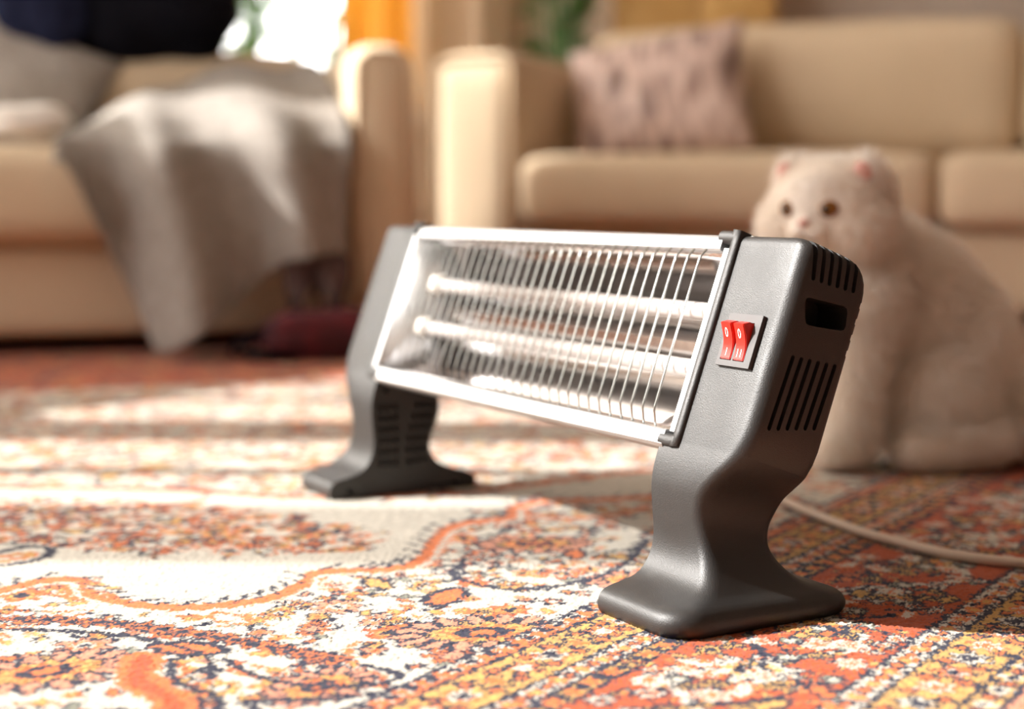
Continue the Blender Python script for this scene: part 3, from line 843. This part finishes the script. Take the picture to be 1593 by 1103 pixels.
def cap_mesh():
    # stations: front y, z | back y, z | outer x | inner x | corner radius
    low = [(-0.0235, 0.000, 0.1395, 0.000, 0.338, 0.246, 0.026), (-0.0265, 0.004, 0.1415, 0.004, 0.3412, 0.246, 0.027), (-0.0268, 0.0105, 0.1410, 0.0095, 0.3418, 0.246, 0.027), (-0.0240, 0.0162, 0.1365, 0.0145, 0.3395, 0.246, 0.025), (-0.0170, 0.0198, 0.1285, 0.0175, 0.3365, 0.246, 0.021),
           (-0.006, 0.0222, 0.118, 0.0200, 0.333, 0.246, 0.017), (0.005, 0.0252, 0.1075, 0.0232, 0.329, 0.246, 0.014), (0.0138, 0.0315, 0.0975, 0.0290, 0.3235, 0.246, 0.011), (0.0200, 0.042, 0.0893, 0.0385, 0.3155, 0.246, 0.010),
           (0.0225, 0.055, 0.0865, 0.049, 0.308, 0.246, 0.010), (0.0215, 0.071, 0.0895, 0.061, 0.304, 0.246, 0.010), (0.0205, 0.084, 0.0945, 0.072, 0.305, 0.246, 0.010), (0.0205, 0.096, 0.0975, 0.0825, 0.311, 0.246, 0.011),
           (0.0225, 0.107, 0.0980, 0.0905, 0.321, 0.246, 0.012), (0.0255, 0.1165, 0.0970, 0.0970, 0.331, 0.246, 0.013)]
    def up(s, bi=0.0, fi=0.0, xo=0.343, xi=0.262, r=0.012, D=0.070):
        return (0.031 + TY * s + TZ * fi, 0.13 + TZ * s - TY * fi, 0.031 + TY * s + TZ * (D - bi), 0.13 + TZ * s - TY * (D - bi), xo, xi, r)
    low.append(up(-0.004, xi=0.246, xo=0.3385, r=0.013))
    A = catmull(low, 4)
    ups = [up(-0.0035, xo=0.3388, r=0.013), up(0.006, xo=0.3415), up(0.016, xo=0.343)] + [up(s) for s in np.linspace(0.026, 0.128, 10)]
    ups += [up(0.136, 0.001), up(0.142, 0.003), up(0.147, 0.0065), up(0.1505, 0.010, 0.0, 0.3425), up(0.1530, 0.0135, 0.0008, 0.341, r=0.011), up(0.1550, 0.018, 0.002, 0.338, r=0.010), up(0.1562, 0.0225, 0.004, 0.334, r=0.009), up(0.1567, 0.027, 0.007, 0.328, r=0.008)]
    St = np.concatenate([A, np.array(ups)])
    v = []; cnt = None
    for (fy, fz, by, bz, xo, xi, r) in St:
        D = math.hypot(by - fy, bz - fz)
        ring = []
        for q in np.linspace(0, 1, 4): ring.append((xi + (xo - r - xi) * q, 0.0))
        for q in np.linspace(0, math.pi / 2, 7)[1:]: ring.append((xo - r + r * math.sin(q), r - r * math.cos(q)))
        for q in np.linspace(0, 1, 6)[1:-1]: ring.append((xo, r + (D - 2 * r) * q))
        for q in np.linspace(0, math.pi / 2, 7)[:-1]: ring.append((xo - r + r * math.cos(q), D - r + r * math.sin(q)))
        for q in np.linspace(1, 0, 4): ring.append((xi + (xo - r - xi) * q, D))
        cnt = len(ring)
        for (x, d) in ring:
            k = d / D
            v.append((x, fy + (by - fy) * k, fz + (bz - fz) * k))
    fc = []
    n = len(St)
    for i in range(n - 1):
        for k in range(cnt):
            k2 = (k + 1) % cnt
            fc.append((i * cnt + k, i * cnt + k2, (i + 1) * cnt + k2, (i + 1) * cnt + k))
    fc.append(tuple(range(cnt))); fc.append(tuple((n - 1) * cnt + k for k in range(cnt)))
    me_ = mesh_from('end_cap', v, fc)
    bm_ = bmesh.new(); bm_.from_mesh(me_); bmesh.ops.recalc_face_normals(bm_, faces=bm_.faces[:]); bm_.to_mesh(me_); bm_.free()
    return me_

def cutter_bm():
    bm_ = bmesh.new()
    def prism(poly, x0, x1):
        a = [bm_.verts.new((x0, p[0], p[1])) for p in poly]; b = [bm_.verts.new((x1, p[0], p[1])) for p in poly]
        bm_.faces.new(a[::-1]); bm_.faces.new(b)
        for i in range(len(poly)):
            j = (i + 1) % len(poly); bm_.faces.new((a[i], a[j], b[j], b[i]))
    def slot(p0, p1, w, x0, x1):
        p0 = np.array(p0); p1 = np.array(p1); t = (p1 - p0) / np.linalg.norm(p1 - p0); nn = np.array([-t[1], t[0]])
        poly = []
        for q in np.linspace(-math.pi / 2, math.pi / 2, 6): poly.append(p1 + (t * math.cos(q) + nn * math.sin(q)) * w / 2)
        for q in np.linspace(math.pi / 2, 3 * math.pi / 2, 6): poly.append(p0 + (t * math.cos(q) + nn * math.sin(q)) * w / 2)
        prism(poly, x0, x1)
    for k in range(6):
        a = k / 5
        slot((0.0510 + 0.0410 * a, 0.1440 - 0.0030 * a), (0.0712 + 0.0388 * a, 0.1925 - 0.0085 * a), 0.0036, 0.328, 0.36)
    for k in range(6):                                       # slots running over the top edge
        a = k / 5
        slot((0.0885 + 0.0375 * a, 0.2475 - 0.0100 * a), (0.0935 + 0.0400 * a, 0.290 - 0.013 * a), 0.0036, 0.325, 0.36)
    # hand-hold pocket
    c = [(0.0815, 0.2150), (0.1190, 0.2085), (0.1215, 0.2260), (0.0815, 0.2350)]
    poly = []
    for i in range(4):
        P = np.array(c[i]); A_ = np.array(c[i - 1]); B_ = np.array(c[(i + 1) % 4])
        poly += [tuple(P + (A_ - P) / np.linalg.norm(A_ - P) * 0.004), tuple(P + (A_ - P) / np.linalg.norm(A_ - P) * 0.0012 + (B_ - P) / np.linalg.norm(B_ - P) * 0.0012), tuple(P + (B_ - P) / np.linalg.norm(B_ - P) * 0.004)]
    prism(poly, 0.312, 0.36)
    # ribs on the back edge
    for s in (0.088, 0.100, 0.112, 0.124):
        f_ = fpt(0, s, -0.0640); g_ = fpt(0, s + 0.005, -0.0640); h_ = fpt(0, s + 0.005, -0.08); i_ = fpt(0, s, -0.08)
        prism([(q.y, q.z) for q in (f_, g_, h_, i_)], 0.28, 0.36)
    # lattice of holes and screw wells on the inner face of the leg
    for r_ in range(6):
        z = 0.034 + r_ * 0.0115
        for cidx in range(3):
            yf = float(np.interp(z, [0.03, 0.055, 0.095], [0.030, 0.031, 0.030])) + cidx * 0.0085
            yb = float(np.interp(z, [0.03, 0.05, 0.08, 0.1], [0.080, 0.078, 0.086, 0.092])) - cidx * 0.0085
            for y in (yf, yb):
                prism([(y - .0026, z - .0036), (y + .0026, z - .0036), (y + .0026, z + .0036), (y - .0026, z + .0036)], 0.24, 0.256)
    for (y, z) in ((-0.004, 0.0075), (0.117, 0.0065), (0.036, 0.1085)):
        prism([(y + .0034 * math.cos(q), z + .0034 * math.sin(q)) for q in np.linspace(0, 6.283, 12, endpoint=False)], 0.24, 0.262)
    # cable notch above the back of the leg
    bmesh.ops.recalc_face_normals(bm_, faces=bm_.faces[:])
    return bm_

tmp = bpy.data.objects.new('tmp_cap', cap_mesh()); C.objects.link(tmp)
cm = bpy.data.meshes.new('tmp_cut'); cb = cutter_bm(); cb.to_mesh(cm); cb.free()
cut = bpy.data.objects.new('tmp_cut', cm); C.objects.link(cut)
md = tmp.modifiers.new('b', 'BOOLEAN'); md.operation = 'DIFFERENCE'; md.object = cut; md.solver = 'EXACT'; md.use_self = True
capme = baked(tmp)
bpy.data.objects.remove(tmp); bpy.data.objects.remove(cut)
capme.name = 'end_cap'
capme.materials.clear()
capR = obj('end_cap', capme, M['plastic'], heater, angle=32)
capme2 = capme.copy(); capme2.transform(Matrix.Scale(-1, 4, (1, 0, 0))); capme2.flip_normals()
capL = obj('end_cap', capme2, M['plastic'], heater, angle=32)
capR['label'] = 'near black plastic end cap with vents'; capL['label'] = 'far black plastic end cap'

# raised lip around the opening on each cap
def lip_mesh():
    path = [(0.2455, 0.1535), (0.2575, 0.1535), (0.2625, 0.1520), (0.2645, 0.1475), (0.2645, 0.0030), (0.2630, -0.0025), (0.2590, -0.0045), (0.2455, -0.0045)]
    P = catmull(path, 4)
    v = []; fc = []
    prof = [(-0.0048, -0.012), (-0.0048, 0.0016), (-0.0030, 0.0032), (0.0, 0.0036), (0.0030, 0.0028), (0.0048, 0.0008), (0.0052, -0.012)]
    n = len(P); m_ = len(prof)
    for i in range(n):
        t = P[min(i + 1, n - 1)] - P[max(i - 1, 0)]; t /= np.linalg.norm(t); nn = np.array([-t[1], t[0]])
        for (a, h) in prof:
            q = P[i] + nn * (-a)
            v.append(fpt(q[0], q[1], h))
    for i in range(n - 1):
        for k in range(m_ - 1):
            fc.append((i * m_ + k, i * m_ + k + 1, (i + 1) * m_ + k + 1, (i + 1) * m_ + k))
    fc.append(tuple(range(m_))); fc.append(tuple((n - 1) * m_ + k for k in range(m_)))
    return mesh_from('bezel', v, fc)
for sgn in (1, -1):
    me_ = lip_mesh()
    if sgn < 0: me_.transform(Matrix.Scale(-1, 4, (1, 0, 0)))
    bm_ = bmesh.new(); bm_.from_mesh(me_)
    obj('bezel', bm_, M['plastic'], capR if sgn > 0 else capL, angle=50)

# rails, reflector, end plates
def extrude_profile(name, prof, x0, x1, mat, parent, closed=True, thick=None, nseg=1):
    """prof: list of (s, off) on the leaning plane"""
    xs = np.linspace(x0, x1, nseg + 1); n = len(prof); v = []; fc = []
    for x in xs:
        for (s, o_) in prof: v.append(fpt(x, s, o_))
    for i in range(nseg):
        for k in range(n if closed else n - 1):
            k2 = (k + 1) % n
            fc.append((i * n + k, i * n + k2, (i + 1) * n + k2, (i + 1) * n + k))
    if closed:
        fc.append(tuple(range(n))); fc.append(tuple(nseg * n + k for k in range(n)))
    bm_ = bmesh.new(); bm_.from_mesh(mesh_from(name, v, fc))
    o_ = obj(name, bm_, mat, parent, angle=25)
    if thick:
        s_ = o_.modifiers.new('t', 'SOLIDIFY'); s_.thickness = thick; s_.offset = 0
    return o_
extrude_profile('top_rail', [(0.1425, -0.006), (0.1425, 0.0010), (0.1440, 0.0028), (0.1520, 0.0028), (0.1548, 0.0005), (0.1560, -0.006), (0.1560, -0.045), (0.153, -0.045), (0.153, -0.006)], -0.2505, 0.2505, M['alu'], heater)
extrude_profile('bottom_rail', [(0.0030, -0.008), (0.0030, 0.0010), (0.0015, 0.0026), (-0.0085, 0.0026), (-0.0110, 0.0005), (-0.0118, -0.006), (-0.0118, -0.014), (-0.0095, -0.014), (-0.0095, -0.008)], -0.2505, 0.2505, M['alu'], heater)
trough = [(0.1435, -0.004), (0.141, -0.018), (0.134, -0.034), (0.122, -0.045), (0.106, -0.0505), (0.100, -0.049), (0.079, -0.041), (0.058, -0.049), (0.052, -0.0505), (0.036, -0.045), (0.020, -0.034), (0.008, -0.018), (0.002, -0.006)]
extrude_profile('reflector', trough, -0.262, 0.262, M['chrome'], heater, closed=False, thick=0.0008, nseg=10)
extrude_profile('back_housing', [(0.1530, -0.040), (0.148, -0.056), (0.120, -0.064), (0.040, -0.064), (0.004, -0.050), (-0.0095, -0.014), (-0.0075, -0.014), (0.006, -0.048), (0.041, -0.062), (0.119, -0.062), (0.146, -0.054), (0.151, -0.040)], -0.264, 0.264, M['chrome'], heater)
for sgn in (1, -1):
    v = []; n = len(trough)
    for (s, o_) in trough: v.append(fpt(sgn * (0.2550 + o_ * 0.40), s, o_))
    v.append(fpt(sgn * 0.2550, 0.1435, 0.0015)); v.append(fpt(sgn * 0.2550, 0.002, 0.0015))
    ctr = len(v); v.append(fpt(sgn * (0.2550 - 0.030 * 0.40), 0.0725, -0.030))
    loop = [n] + list(range(n)) + [n + 1]
    fc = [(loop[i], loop[i + 1], ctr) for i in range(len(loop) - 1)] + [(n + 1, n, ctr)]
    strip = [fpt(sgn * x, s, 0.0016) for (x, s) in ((0.2545, 0.1445), (0.2545, 0.002), (0.2605, 0.002), (0.2605, 0.1445))]
    sp = obj('edge_strip', mesh_from('edge_strip', strip, [(0, 1, 2, 3)]), M['alu'], heater, smooth=False)
    sp.modifiers.new('t', 'SOLIDIFY').thickness = 0.001
    o_ = obj('end_plate', mesh_from('end_plate', v, fc), M['alu'], heater, angle=20)
    s_ = o_.modifiers.new('t', 'SOLIDIFY'); s_.thickness = 0.0008
# quartz tubes with wound element and ceramic ends
for s in (0.056, 0.102):
    R_ = 0.0072; n = 160
    pts = []; rad = []
    for i in range(n + 1):
        x = -0.235 + 0.47 * i / n
        pts.append(fpt(x, s, -0.030)); rad.append(R_ * (1 + (0.035 if i % 2 else -0.01)))
    tb = obj('quartz_tube', tube_mesh('quartz_tube', pts, rad, 16), M['quartz'], heater, angle=0)
    for sg_ in (1, -1):
        obj('ceramic_holder', tube_mesh('ceramic_holder', [fpt(sg_ * 0.226, s, -0.030), fpt(sg_ * 0.229, s, -0.030), fpt(sg_ * 0.252, s, -0.030)], [0.0095, 0.0105, 0.0105], 16), M['ceramic'], tb)
# grille wires
wp = [fpt(0, 0.1500, -0.0030), fpt(0, 0.1475, -0.0010), fpt(0, 0.1380, 0.0045), fpt(0, 0.1352, 0.0054), fpt(0, 0.1300, 0.0056), fpt(0, 0.0725, 0.0060), fpt(0, 0.0175, 0.0056), fpt(0, 0.0140, 0.0050), fpt(0, 0.0118, 0.0038), fpt(0, 0.0000, -0.0020)]
wm = tube_mesh('grille_wire', wp, 0.00092, 6); wm.materials.append(M['wire']); wm.shade_smooth()
for k in range(32):
    o_ = bpy.data.objects.new('grille_wire', wm); C.objects.link(o_); o_.parent = heater
    o_.location.x = 0.2335 - 0.01515 * k
# screw on top of the near cap
def dome(name, ctr, r, h, mat, parent, up=(0, -TY * 0, 1)):
    bm_ = bmesh.new(); bmesh.ops.create_uvsphere(bm_, u_segments=14, v_segments=8, radius=1.0)
    q = Vector(up).to_track_quat('Z', 'Y').to_matrix().to_4x4()
    bm_.transform(Matrix.Translation(ctr) @ q @ Matrix.Diagonal((r, r, h, 1)))
    return obj(name, bm_, mat, parent, angle=0)
dome('screw', fpt(0.270, 0.1570, -0.012), 0.0055, 0.0022, M['steel'], capR, (0, TY, TZ))
dome('screw', fpt(-0.270, 0.1570, -0.012), 0.0055, 0.0022, M['steel'], capL, (0, TY, TZ))

# rocker switch unit
sw = empty('switch_unit'); sw.parent = heater
def sheet_prism(name, x0, x1, s0, s1, o0, o1, mat, parent, bev=0.0008):
    bm_ = bmesh.new(); box_bm(bm_, x0, x1, s0, s1, o0, o1)
    if bev: bmesh.ops.bevel(bm_, geom=bm_.edges[:], offset=bev, segments=2, affect='EDGES')
    for v_ in bm_.verts: v_.co = fpt(v_.co.x, v_.co.y, v_.co.z)
    return obj(name, bm_, mat, parent, angle=30)
SX0, SX1, SS0, SS1 = 0.2860, 0.3235, 0.0562, 0.0955
bm_ = bmesh.new()
for (a, b, c, d) in [(SX0, SX1, SS0, 0.0605), (SX0, SX1, 0.0895, SS1), (SX0, 0.2895, 0.0605, 0.0895), (0.3020, 0.3040, 0.0605, 0.0895), (0.3165, SX1, 0.0605, 0.0895)]:
    box_bm(bm_, a, b, c, d, -0.002, 0.0034)
bmesh.ops.remove_doubles(bm_, verts=bm_.verts[:], dist=1e-6)
for v_ in bm_.verts: v_.co = fpt(v_.co.x, v_.co.y, v_.co.z)
plate = obj('switch_frame', bm_, M['plastic_switch'], heater, angle=30)
bpy.data.objects.remove(sw)
sheet_prism('switch_well', 0.2890, 0.3170, 0.0600, 0.0900, -0.002, 0.0004, M['dark'], plate, 0)
def rocker_face(s):                       # height of the concave rocker face over the panel
    a = (s - 0.0612) / (0.0858 - 0.0612)
    return 0.0042 + 0.0088 * a - 0.0030 * math.sin(math.pi * a)
def rocker(x0, x1, mark):
    ss = np.linspace(0.0612, 0.0858, 10)
    poly = [(s, rocker_face(s)) for s in ss] + [(0.0890, 0.0070), (0.0892, 0.0008), (0.0610, 0.0008)]
    v = [fpt(x, s, o_) for x in (x0, x1) for (s, o_) in poly]; n = len(poly)
    fc = [tuple(range(n))[::-1], tuple(range(n, 2 * n))] + [(i, (i + 1) % n, n + (i + 1) % n, n + i) for i in range(n)]
    bm1 = bmesh.new(); bm1.from_mesh(mesh_from('rocker', v, fc))
    bmesh.ops.recalc_face_normals(bm1, faces=bm1.faces[:])
    ed = [e for e in bm1.edges if len(e.link_faces) == 2 and e.calc_face_angle(0) > 0.6]
    bmesh.ops.bevel(bm1, geom=ed, offset=0.0006, segments=2, affect='EDGES')
    rk = obj('rocker', bm1, M['red'], plate, angle=30)
    rk['label'] = 'red rocker marked 0 and ' + mark
    cx = (x0 + x1) / 2
    # printed marks: ring and bars lying on the face
    ring = []; fcs = []
    for k in range(20):
        a = 6.2832 * k / 20
        for rr_ in (1.0, 0.62):
            x = cx - 0.0004 + 0.0016 * rr_ * math.cos(a) * (1 if rr_ == 1 else .9); s = 0.0795 + 0.0030 * (1 if rr_ == 1 else .76) * math.sin(a)
            ring.append(fpt(x, s, rocker_face(s) + 0.00025))
    for k in range(20):
        j = (k + 1) % 20; fcs.append((2 * k, 2 * j, 2 * j + 1, 2 * k + 1))
    obj('zero_mark', mesh_from('zero_mark', ring, fcs), M['white_print'], rk)
    bars = [0.0] if mark == 'I' else [-0.0019, 0.0019]
    for b in bars:
        sv = np.linspace(0.0634, 0.0692, 4); v2 = []
        for s in sv: v2 += [fpt(cx + b - 0.00035, s, rocker_face(s) + 0.00025), fpt(cx + b + 0.00035, s, rocker_face(s) + 0.00025)]
        obj('bar_mark', mesh_from('bar_mark', v2, [(2 * i, 2 * i + 1, 2 * i + 3, 2 * i + 2) for i in range(3)]), M['white_print'], rk)
rocker(0.2900, 0.3015, 'I')
rocker(0.3045, 0.3160, 'II')

# power cord, leaving the back and running over the rug
Hm = Matrix.Translation((HO[0], HO[1], 0)) @ Matrix.Rotation(math.atan2(HA[1], HA[0]), 4, 'Z')
Hi = Hm.inverted()
cw_ = [Hm @ fpt(0.15, 0.03, -0.060), Hm @ fpt(0.15, 0.0, -0.085)] + [Vector(p) for p in [(0.165, 1.36, 0.04), (0.215, 1.50, 0.006), (0.258, 1.545, 0.005), (0.281, 1.46, 0.005), (0.311, 1.365, 0.005), (0.339, 1.313, 0.005), (0.370, 1.268, 0.005), (0.421, 1.236, 0.005), (0.52, 1.21, 0.005), (0.75, 1.20, 0.005), (1.1, 1.30, 0.005)]]
cp = catmull([Hi @ p for p in cw_], 10)
obj('power_cord', tube_mesh('power_cord', cp, 0.0046, 10), M['cord'], heater, angle=0)

# ------------------------------------------------------------------ the cat
CB = Vector((0.46, 1.76, 0.0))
def ell(bm_, c, r, rot=(0, 0, 0)):
    b0 = bmesh.new(); bmesh.ops.create_icosphere(b0, subdivisions=3, radius=1.0)
    b0.transform(Matrix.Translation(Vector(c) - CB) @ Euler(rot).to_matrix().to_4x4() @ Matrix.Diagonal((*r, 1)))
    me_ = bpy.data.meshes.new('t'); b0.to_mesh(me_); b0.free(); bm_.from_mesh(me_); bpy.data.meshes.remove(me_)
def limb(bm_, pts, rad):
    me_ = tube_mesh('t', [Vector(p) - CB for p in linear(pts, 5)], list(linear([[r] for r in rad], 5)[:, 0]), 14)
    bm_.from_mesh(me_); bpy.data.meshes.remove(me_)
    for p, r in ((pts[0], rad[0]), (pts[-1], rad[-1])): ell(bm_, p, (r, r, r))
cat = tag(empty('cat', CB), 'cream white fluffy cat sitting on the rug behind the heater', 'cat')
FW = Vector((-0.64, -0.765, -0.06)).normalized(); RT = Vector((0.77, -0.64, 0)).normalized(); UP = RT.cross(FW).normalized()
if UP.z < 0: UP = -UP
HC = Vector((0.360, 1.735, 0.297))
def hp(f_, r_, u_): return HC + FW * f_ + RT * r_ + UP * u_
yaw = math.atan2(FW.y, FW.x)
bm_ = bmesh.new()
ell(bm_, HC, (0.060, 0.067, 0.051), (0, 0, yaw))                         # skull
ell(bm_, hp(0.012, 0.036, -0.020), (0.042, 0.036, 0.036)); ell(bm_, hp(0.012, -0.036, -0.020), (0.042, 0.036, 0.036))   # cheeks
ell(bm_, hp(0.020, 0, 0.018), (0.038, 0.045, 0.028), (0, 0, yaw))
ell(bm_, hp(0.047, 0.0, -0.012), (0.016, 0.014, 0.014), (0, 0, yaw))
ell(bm_, hp(0.047, 0.011, -0.026), (0.018, 0.014, 0.012), (0, 0, yaw)); ell(bm_, hp(0.047, -0.011, -0.026), (0.018, 0.014, 0.012), (0, 0, yaw))
ell(bm_, hp(0.040, 0, -0.040), (0.016, 0.014, 0.010), (0, 0, yaw))
for sg_ in (1, -1):                                                    # small ears, tips folded forward
    limb(bm_, [hp(-0.010, sg_ * 0.034, 0.030), hp(-0.002, sg_ * 0.042, 0.043), hp(0.014, sg_ * 0.050, 0.050)], [0.020, 0.012, 0.005])
    limb(bm_, [hp(-0.008, sg_ * 0.050, 0.022), hp(0.002, sg_ * 0.054, 0.036), hp(0.014, sg_ * 0.052, 0.050)], [0.016, 0.011, 0.005])
limb(bm_, [(0.372, 1.745, 0.27), (0.395, 1.762, 0.215), (0.415, 1.772, 0.16)], [0.056, 0.066, 0.066])    # neck and chest
ell(bm_, (0.392, 1.748, 0.185), (0.058, 0.062, 0.075))
ell(bm_, (0.470, 1.785, 0.150), (0.088, 0.076, 0.118), (0, -0.35, 0))     # trunk
ell(bm_, (0.440, 1.780, 0.205), (0.066, 0.062, 0.070), (0, -0.3, 0))      # shoulders
ell(bm_, (0.515, 1.785, 0.110), (0.068, 0.080, 0.105))                   # rump
ell(bm_, (0.487, 1.738, 0.080), (0.066, 0.050, 0.074))                   # near haunch
ell(bm_, (0.500, 1.835, 0.080), (0.064, 0.045, 0.070))
limb(bm_, [(0.395, 1.722, 0.165), (0.386, 1.712, 0.090), (0.380, 1.706, 0.030)], [0.034, 0.026, 0.024])
limb(bm_, [(0.380, 1.775, 0.165), (0.368, 1.775, 0.090), (0.360, 1.772, 0.030)], [0.034, 0.026, 0.024])
ell(bm_, (0.368, 1.700, 0.020), (0.034, 0.024, 0.019)); ell(bm_, (0.346, 1.768, 0.020), (0.034, 0.024, 0.019))
limb(bm_, [(0.535, 1.712, 0.030), (0.490, 1.700, 0.024), (0.450, 1.694, 0.021)], [0.028, 0.026, 0.022])       # near hind foot
limb(bm_, [(0.560, 1.76, 0.055), (0.610, 1.73, 0.042), (0.660, 1.71, 0.038), (0.72, 1.73, 0.036)], [0.036, 0.036, 0.034, 0.020])  # tail
tm = bpy.data.meshes.new('tmp'); bm_.to_mesh(tm); bm_.free()
to = bpy.data.objects.new('tmp', tm); C.objects.link(to)
r_ = to.modifiers.new('r', 'REMESH'); r_.mode = 'VOXEL'; r_.voxel_size = 0.0042
s_ = to.modifiers.new('s', 'SMOOTH'); s_.factor = 0.6; s_.iterations = 9
catme = baked(to); bpy.data.objects.remove(to)
zc = np.zeros(len(catme.vertices) * 3, np.float32); catme.vertices.foreach_get('co', zc); zc = zc.reshape(-1, 3)
zc[:, 2] = np.maximum(zc[:, 2], 0.002); catme.vertices.foreach_set('co', zc.ravel()); catme.update()
catme.materials.clear()
M['fur'] = add_noise(principled('cream_fur', (0.97, 0.92, 0.86), 0.9, Sheen_Weight=0.3), 14, (0.95, 0.87, 0.79), 0.3, 250, 0.003)
body = obj('body', catme, M['fur'], cat, angle=0)

def fur_mesh(me_, n):
    me_.calc_loop_triangles()
    V = np.zeros(len(me_.vertices) * 3, np.float32); me_.vertices.foreach_get('co', V); V = V.reshape(-1, 3)
    T = np.zeros(len(me_.loop_triangles) * 3, np.int32); me_.loop_triangles.foreach_get('vertices', T); T = T.reshape(-1, 3)
    A, B, Cc = V[T[:, 0]], V[T[:, 1]], V[T[:, 2]]
    nrm = np.cross(B - A, Cc - A); ar = np.linalg.norm(nrm, axis=1); nrm /= ar[:, None] + 1e-12
    idx = rng.choice(len(T), n, p=ar / ar.sum())
    a, b = rng.random(n), rng.random(n); fl = a + b > 1; a[fl], b[fl] = 1 - a[fl], 1 - b[fl]
    P = A[idx] + (B[idx] - A[idx]) * a[:, None] + (Cc[idx] - A[idx]) * b[:, None]
    N_ = nrm[idx]
    face = np.array(HC - CB) + np.array(FW) * 0.04
    df = np.linalg.norm(P - face, axis=1)
    ln = (0.017 + 0.016 * rng.random(n)) * np.clip((df - 0.015) / 0.095, 0.12, 1)
    ln *= np.clip(P[:, 2] / 0.04, 0.35, 1)
    flow = np.array([0.35, 0.1, -0.75])[None, :] + rng.normal(0, 0.28, (n, 3))
    flow -= N_ * (flow * N_).sum(1, keepdims=True)
    d = N_ * 0.55 + flow * 0.75; d /= np.linalg.norm(d, axis=1)[:, None]
    side = np.cross(d, rng.normal(0, 1, (n, 3))); side /= np.linalg.norm(side, axis=1)[:, None] + 1e-9
    w = 0.00075
    tip = P + d * ln[:, None]; tip[:, 2] = np.maximum(tip[:, 2], 0.001)
    W = np.stack([P - side * w, P + side * w, tip], 1).reshape(-1, 3)
    m2 = bpy.data.meshes.new('fur')
    m2.vertices.add(len(W)); m2.vertices.foreach_set('co', W.astype(np.float32).ravel())
    m2.loops.add(3 * n); m2.loops.foreach_set('vertex_index', np.arange(3 * n, dtype=np.int32))
    m2.polygons.add(n); m2.polygons.foreach_set('loop_start', np.arange(0, 3 * n, 3, dtype=np.int32)); m2.polygons.foreach_set('loop_total', np.full(n, 3, np.int32))
    m2.update(calc_edges=True)
    return m2
def strand_mat():
    m = bpy.data.materials.new('fur_strand'); m.use_nodes = True
    nt = m.node_tree; nt.nodes.clear()
    o = nt.nodes.new('ShaderNodeOutputMaterial'); mx = nt.nodes.new('ShaderNodeMixShader'); mx.inputs[0].default_value = 0.55
    d = nt.nodes.new('ShaderNodeBsdfDiffuse'); t = nt.nodes.new('ShaderNodeBsdfTranslucent')
    for q in (d, t): q.inputs[0].default_value = (0.98, 0.94, 0.89, 1)
    nt.links.new(d.outputs[0], mx.inputs[1]); nt.links.new(t.outputs[0], mx.inputs[2]); nt.links.new(mx.outputs[0], o.inputs[0])
    return m
M['strand'] = strand_mat()
tag(obj('fur', fur_mesh(catme, 90000), M['strand'], cat, smooth=False), kind='stuff')
M['amber'] = principled('amber_eye', (0.30, 0.12, 0.02), 0.1)
M['pupil'] = principled('pupil', (0.008, 0.006, 0.005), 0.08)
M['pink'] = principled('pink_skin', (0.72, 0.36, 0.30), 0.6)
M['rim'] = principled('eye_rim', (0.20, 0.10, 0.07), 0.6)
def ball(name, c, r, mat, parent, rot=(0, 0, 0)):
    b0 = bmesh.new(); bmesh.ops.create_uvsphere(b0, u_segments=20, v_segments=12, radius=1.0)
    b0.transform(Matrix.Translation(Vector(c) - CB) @ Euler(rot).to_matrix().to_4x4() @ Matrix.Diagonal((*r, 1)))
    return obj(name, b0, mat, parent, angle=0)
for sg_ in (1, -1):
    ey = ball('eye', hp(0.0490, sg_ * 0.0245, 0.0000), (0.0105, 0.0118, 0.0105), M['amber'], cat, (0, 0, yaw + sg_ * 0.3))
    ball('pupil', hp(0.0580, sg_ * 0.0250, 0.0000), (0.0025, 0.0048, 0.0058), M['pupil'], ey, (0, 0, yaw + sg_ * 0.3))
    ball('eye_rim', hp(0.0460, sg_ * 0.0245, 0.0000), (0.0090, 0.0140, 0.0120), M['rim'], ey, (0, 0, yaw + sg_ * 0.3))
    ball('inner_ear', hp(0.0165, sg_ * 0.0475, 0.037), (0.0065, 0.0110, 0.0130), M['pink'], cat, (0, 0.3, yaw))
ball('nose', hp(0.0635, 0, -0.0150), (0.005, 0.0062, 0.0042), M['pink'], cat, (0, 0, yaw))
obj('mouth', tube_mesh('mouth', [hp(0.058, -0.014, -0.0350) - CB, hp(0.0655, -0.006, -0.0330) - CB, hp(0.066, 0, -0.026) - CB, hp(0.0655, 0.006, -0.0330) - CB, hp(0.058, 0.014, -0.0350) - CB], 0.0011, 6), M['rim'], cat, angle=0)
